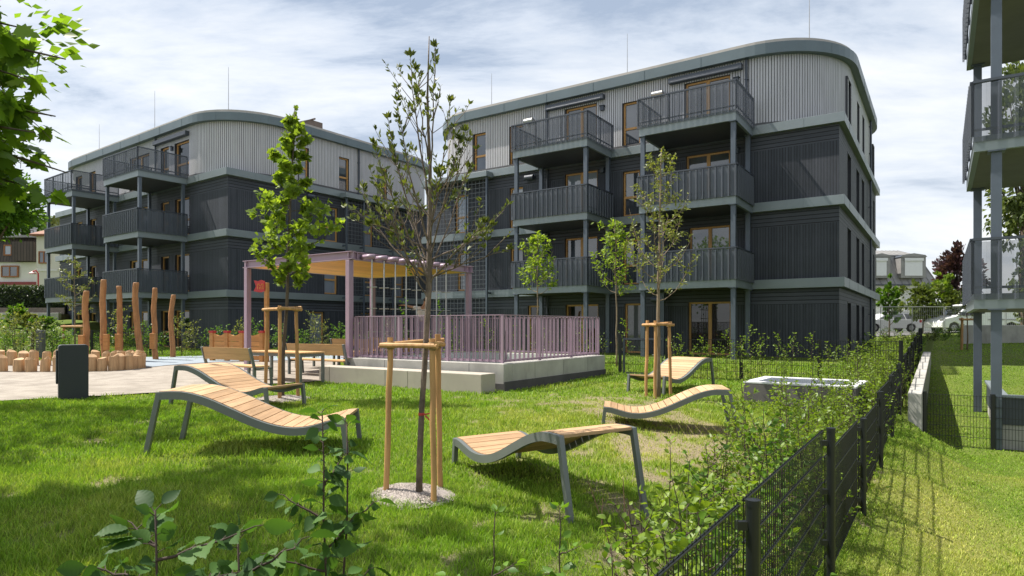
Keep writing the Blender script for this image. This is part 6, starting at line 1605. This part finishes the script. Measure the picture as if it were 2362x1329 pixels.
# ------------------------------------------------------------------ grass blades
def in_poly(x, y, poly):
    c = np.zeros(len(x), bool); j = len(poly) - 1
    for i in range(len(poly)):
        xi, yi, xj, yj = poly[i][0], poly[i][1], poly[j][0], poly[j][1]
        c ^= ((yi > y) != (yj > y)) & (x < (xj - xi) * (y - yi) / (yj - yi + 1e-12) + xi); j = i
    return c
PATHP = near + far[::-1]
def local(x, y, o, th):
    dx, dy = x - o[0], y - o[1]; return dx * math.cos(th) - dy * math.sin(th), dx * math.sin(th) + dy * math.cos(th)
def mask(x, y):
    k = ~in_poly(x, y, PATHP)
    lx, ly = local(x, y, PA, TH); k &= ~((lx > -.05) & (lx < fl + .05) & (ly > -.05) & (ly < fd + .05))
    lx, ly = local(x, y, bw, TH); k &= ~((lx > -5.3) & (lx < .0) & (ly > 0) & (ly < .52))
    lx, ly = local(x, y, vp, math.radians(36)); k &= ~((lx > -.02) & (lx < 2.02) & (ly > -.02) & (ly < 1.62))
    k &= (x - T1.x + .06) ** 2 + (y - T1.y - .05) ** 2 > (.10 + .40 * fbm(x * 6, y * 6, 91, 2)) ** 2
    k &= (x - t2.x) ** 2 + (y - t2.y + .05) ** 2 > (.3 + .3 * fbm(x * 5, y * 5, 92, 2)) ** 2
    t, w = tw(x, y); k &= ~((t > 11.9) & (w > .1) & (w < .42))
    lx, ly = local(x, y, RP, TH); k &= ~((lx > .38) & (lx < 4.3) & (ly > .2) & (ly < 4.35))
    lx, ly = local(x, y, P0, TH); k &= ~((lx < .3) & (ly > -3.2))
    return k
def blades(n, y0, y1, hmin, hmax, wd, seed, cond=None):
    rg = np.random.default_rng(seed)
    y = np.sqrt(rg.uniform(y0 ** 2, y1 ** 2, n)); px = rg.uniform(-60, 2420, n); x = (px - CX) / FPX * y
    k = mask(x, y)
    if cond is not None: k &= cond(x, y)
    x, y = x[k], y[k]; br = bare(x, y); dr_ = dry(x, y); t, w = tw(x, y); right = w > 0
    keep = rg.uniform(0, 1, len(x)) > br * .96
    x, y, br, dr_, right = x[keep], y[keep], br[keep], dr_[keep], right[keep]; n = len(x); z = gz(x, y) - .004
    cl = fbm(x * 2.2, y * 2.2, 71, 3); tuft = np.clip((cl - .45) * 3, 0, 1)
    h = rg.uniform(hmin, hmax, n) * (.75 + .8 * tuft) * (1 - .45 * br) * np.where(right, .55, 1.0)
    a = rg.uniform(0, 6.283, n); ln = rg.uniform(.15, .85, n) * h; la = rg.uniform(0, 6.283, n); w_ = wd * rg.uniform(.7, 1.4, n)
    bx, by = np.cos(a) * w_ / 2, np.sin(a) * w_ / 2; lx, ly = np.cos(la) * ln, np.sin(la) * ln
    V = np.empty((n, 5, 3)); V[:, 0] = np.stack([x - bx, y - by, z], 1); V[:, 1] = np.stack([x + bx, y + by, z], 1)
    V[:, 2] = np.stack([x + bx * .8 + lx * .35, y + by * .8 + ly * .35, z + h * .6], 1); V[:, 3] = np.stack([x - bx * .8 + lx * .35, y - by * .8 + ly * .35, z + h * .6], 1)
    V[:, 4] = np.stack([x + lx, y + ly, z + h], 1)
    b = np.arange(n) * 5; F = np.concatenate([np.stack([b, b + 1, b + 2], 1), np.stack([b, b + 2, b + 3], 1), np.stack([b + 3, b + 2, b + 4], 1)], 0)
    yl = np.clip(dr_ * 1.0 + (fbm(x * 4, y * 4, 83, 2) - .38) * .5 + rg.normal(0, .16, n) + .15 * br, 0, 1); hue = np.repeat(yl, 5)
    br_ = np.repeat(rg.uniform(0, 1, n), 5)
    return V.reshape(-1, 3), F, hue, br_
def grass_mat():
    m, t, b = nodes('grass_blades')
    f = N(t, 'ShaderNodeAttribute', attribute_name='dry').outputs['Fac']; v = N(t, 'ShaderNodeAttribute', attribute_name='tone').outputs['Fac']
    c = mixc(t, f, (.20, .345, .03), (.50, .48, .14)); c = mixc(t, 1.0, c, mixc(t, v, (.55, .6, .5), (1.35, 1.3, 1.25)), 'MULTIPLY')
    t.links.new(c, b.inputs['Base Color']); b.inputs['Roughness'].default_value = .5; b.inputs['Specular IOR Level'].default_value = .3
    tr = N(t, 'ShaderNodeBsdfTranslucent'); t.links.new(mixc(t, 1.0, c, (1.2, 1.25, .6), 'MULTIPLY'), tr.inputs[0]); mx = N(t, 'ShaderNodeMixShader'); mx.inputs[0].default_value = .35
    t.links.new(b.outputs[0], mx.inputs[1]); t.links.new(tr.outputs[0], mx.inputs[2]); t.links.new(mx.outputs[0], t.nodes['Material Output'].inputs[0]); return m
sets = [blades(170000, 2.3, 6.5, .035, .085, .0055, 1), blades(170000, 6.5, 12, .035, .085, .009, 2), blades(130000, 12, 22, .035, .085, .016, 3), blades(60000, 22, 36, .04, .09, .03, 4)]
rgt = random.Random(12)
VV, FF, HH, TTn, o_ = [], [], [], [], 0
for (v, f, h, tn) in sets: VV.append(v); FF.append(f + o_); HH.append(h); TTn.append(tn); o_ += len(v)
o = np_mesh('grass', np.concatenate(VV), np.concatenate(FF), grass_mat(), None, {'dry': ('FLOAT', np.concatenate(HH)), 'tone': ('FLOAT', np.concatenate(TTn))})
tag(o, 'short green lawn grass, thin and dry towards the hedge', 'grass', None, 'stuff')
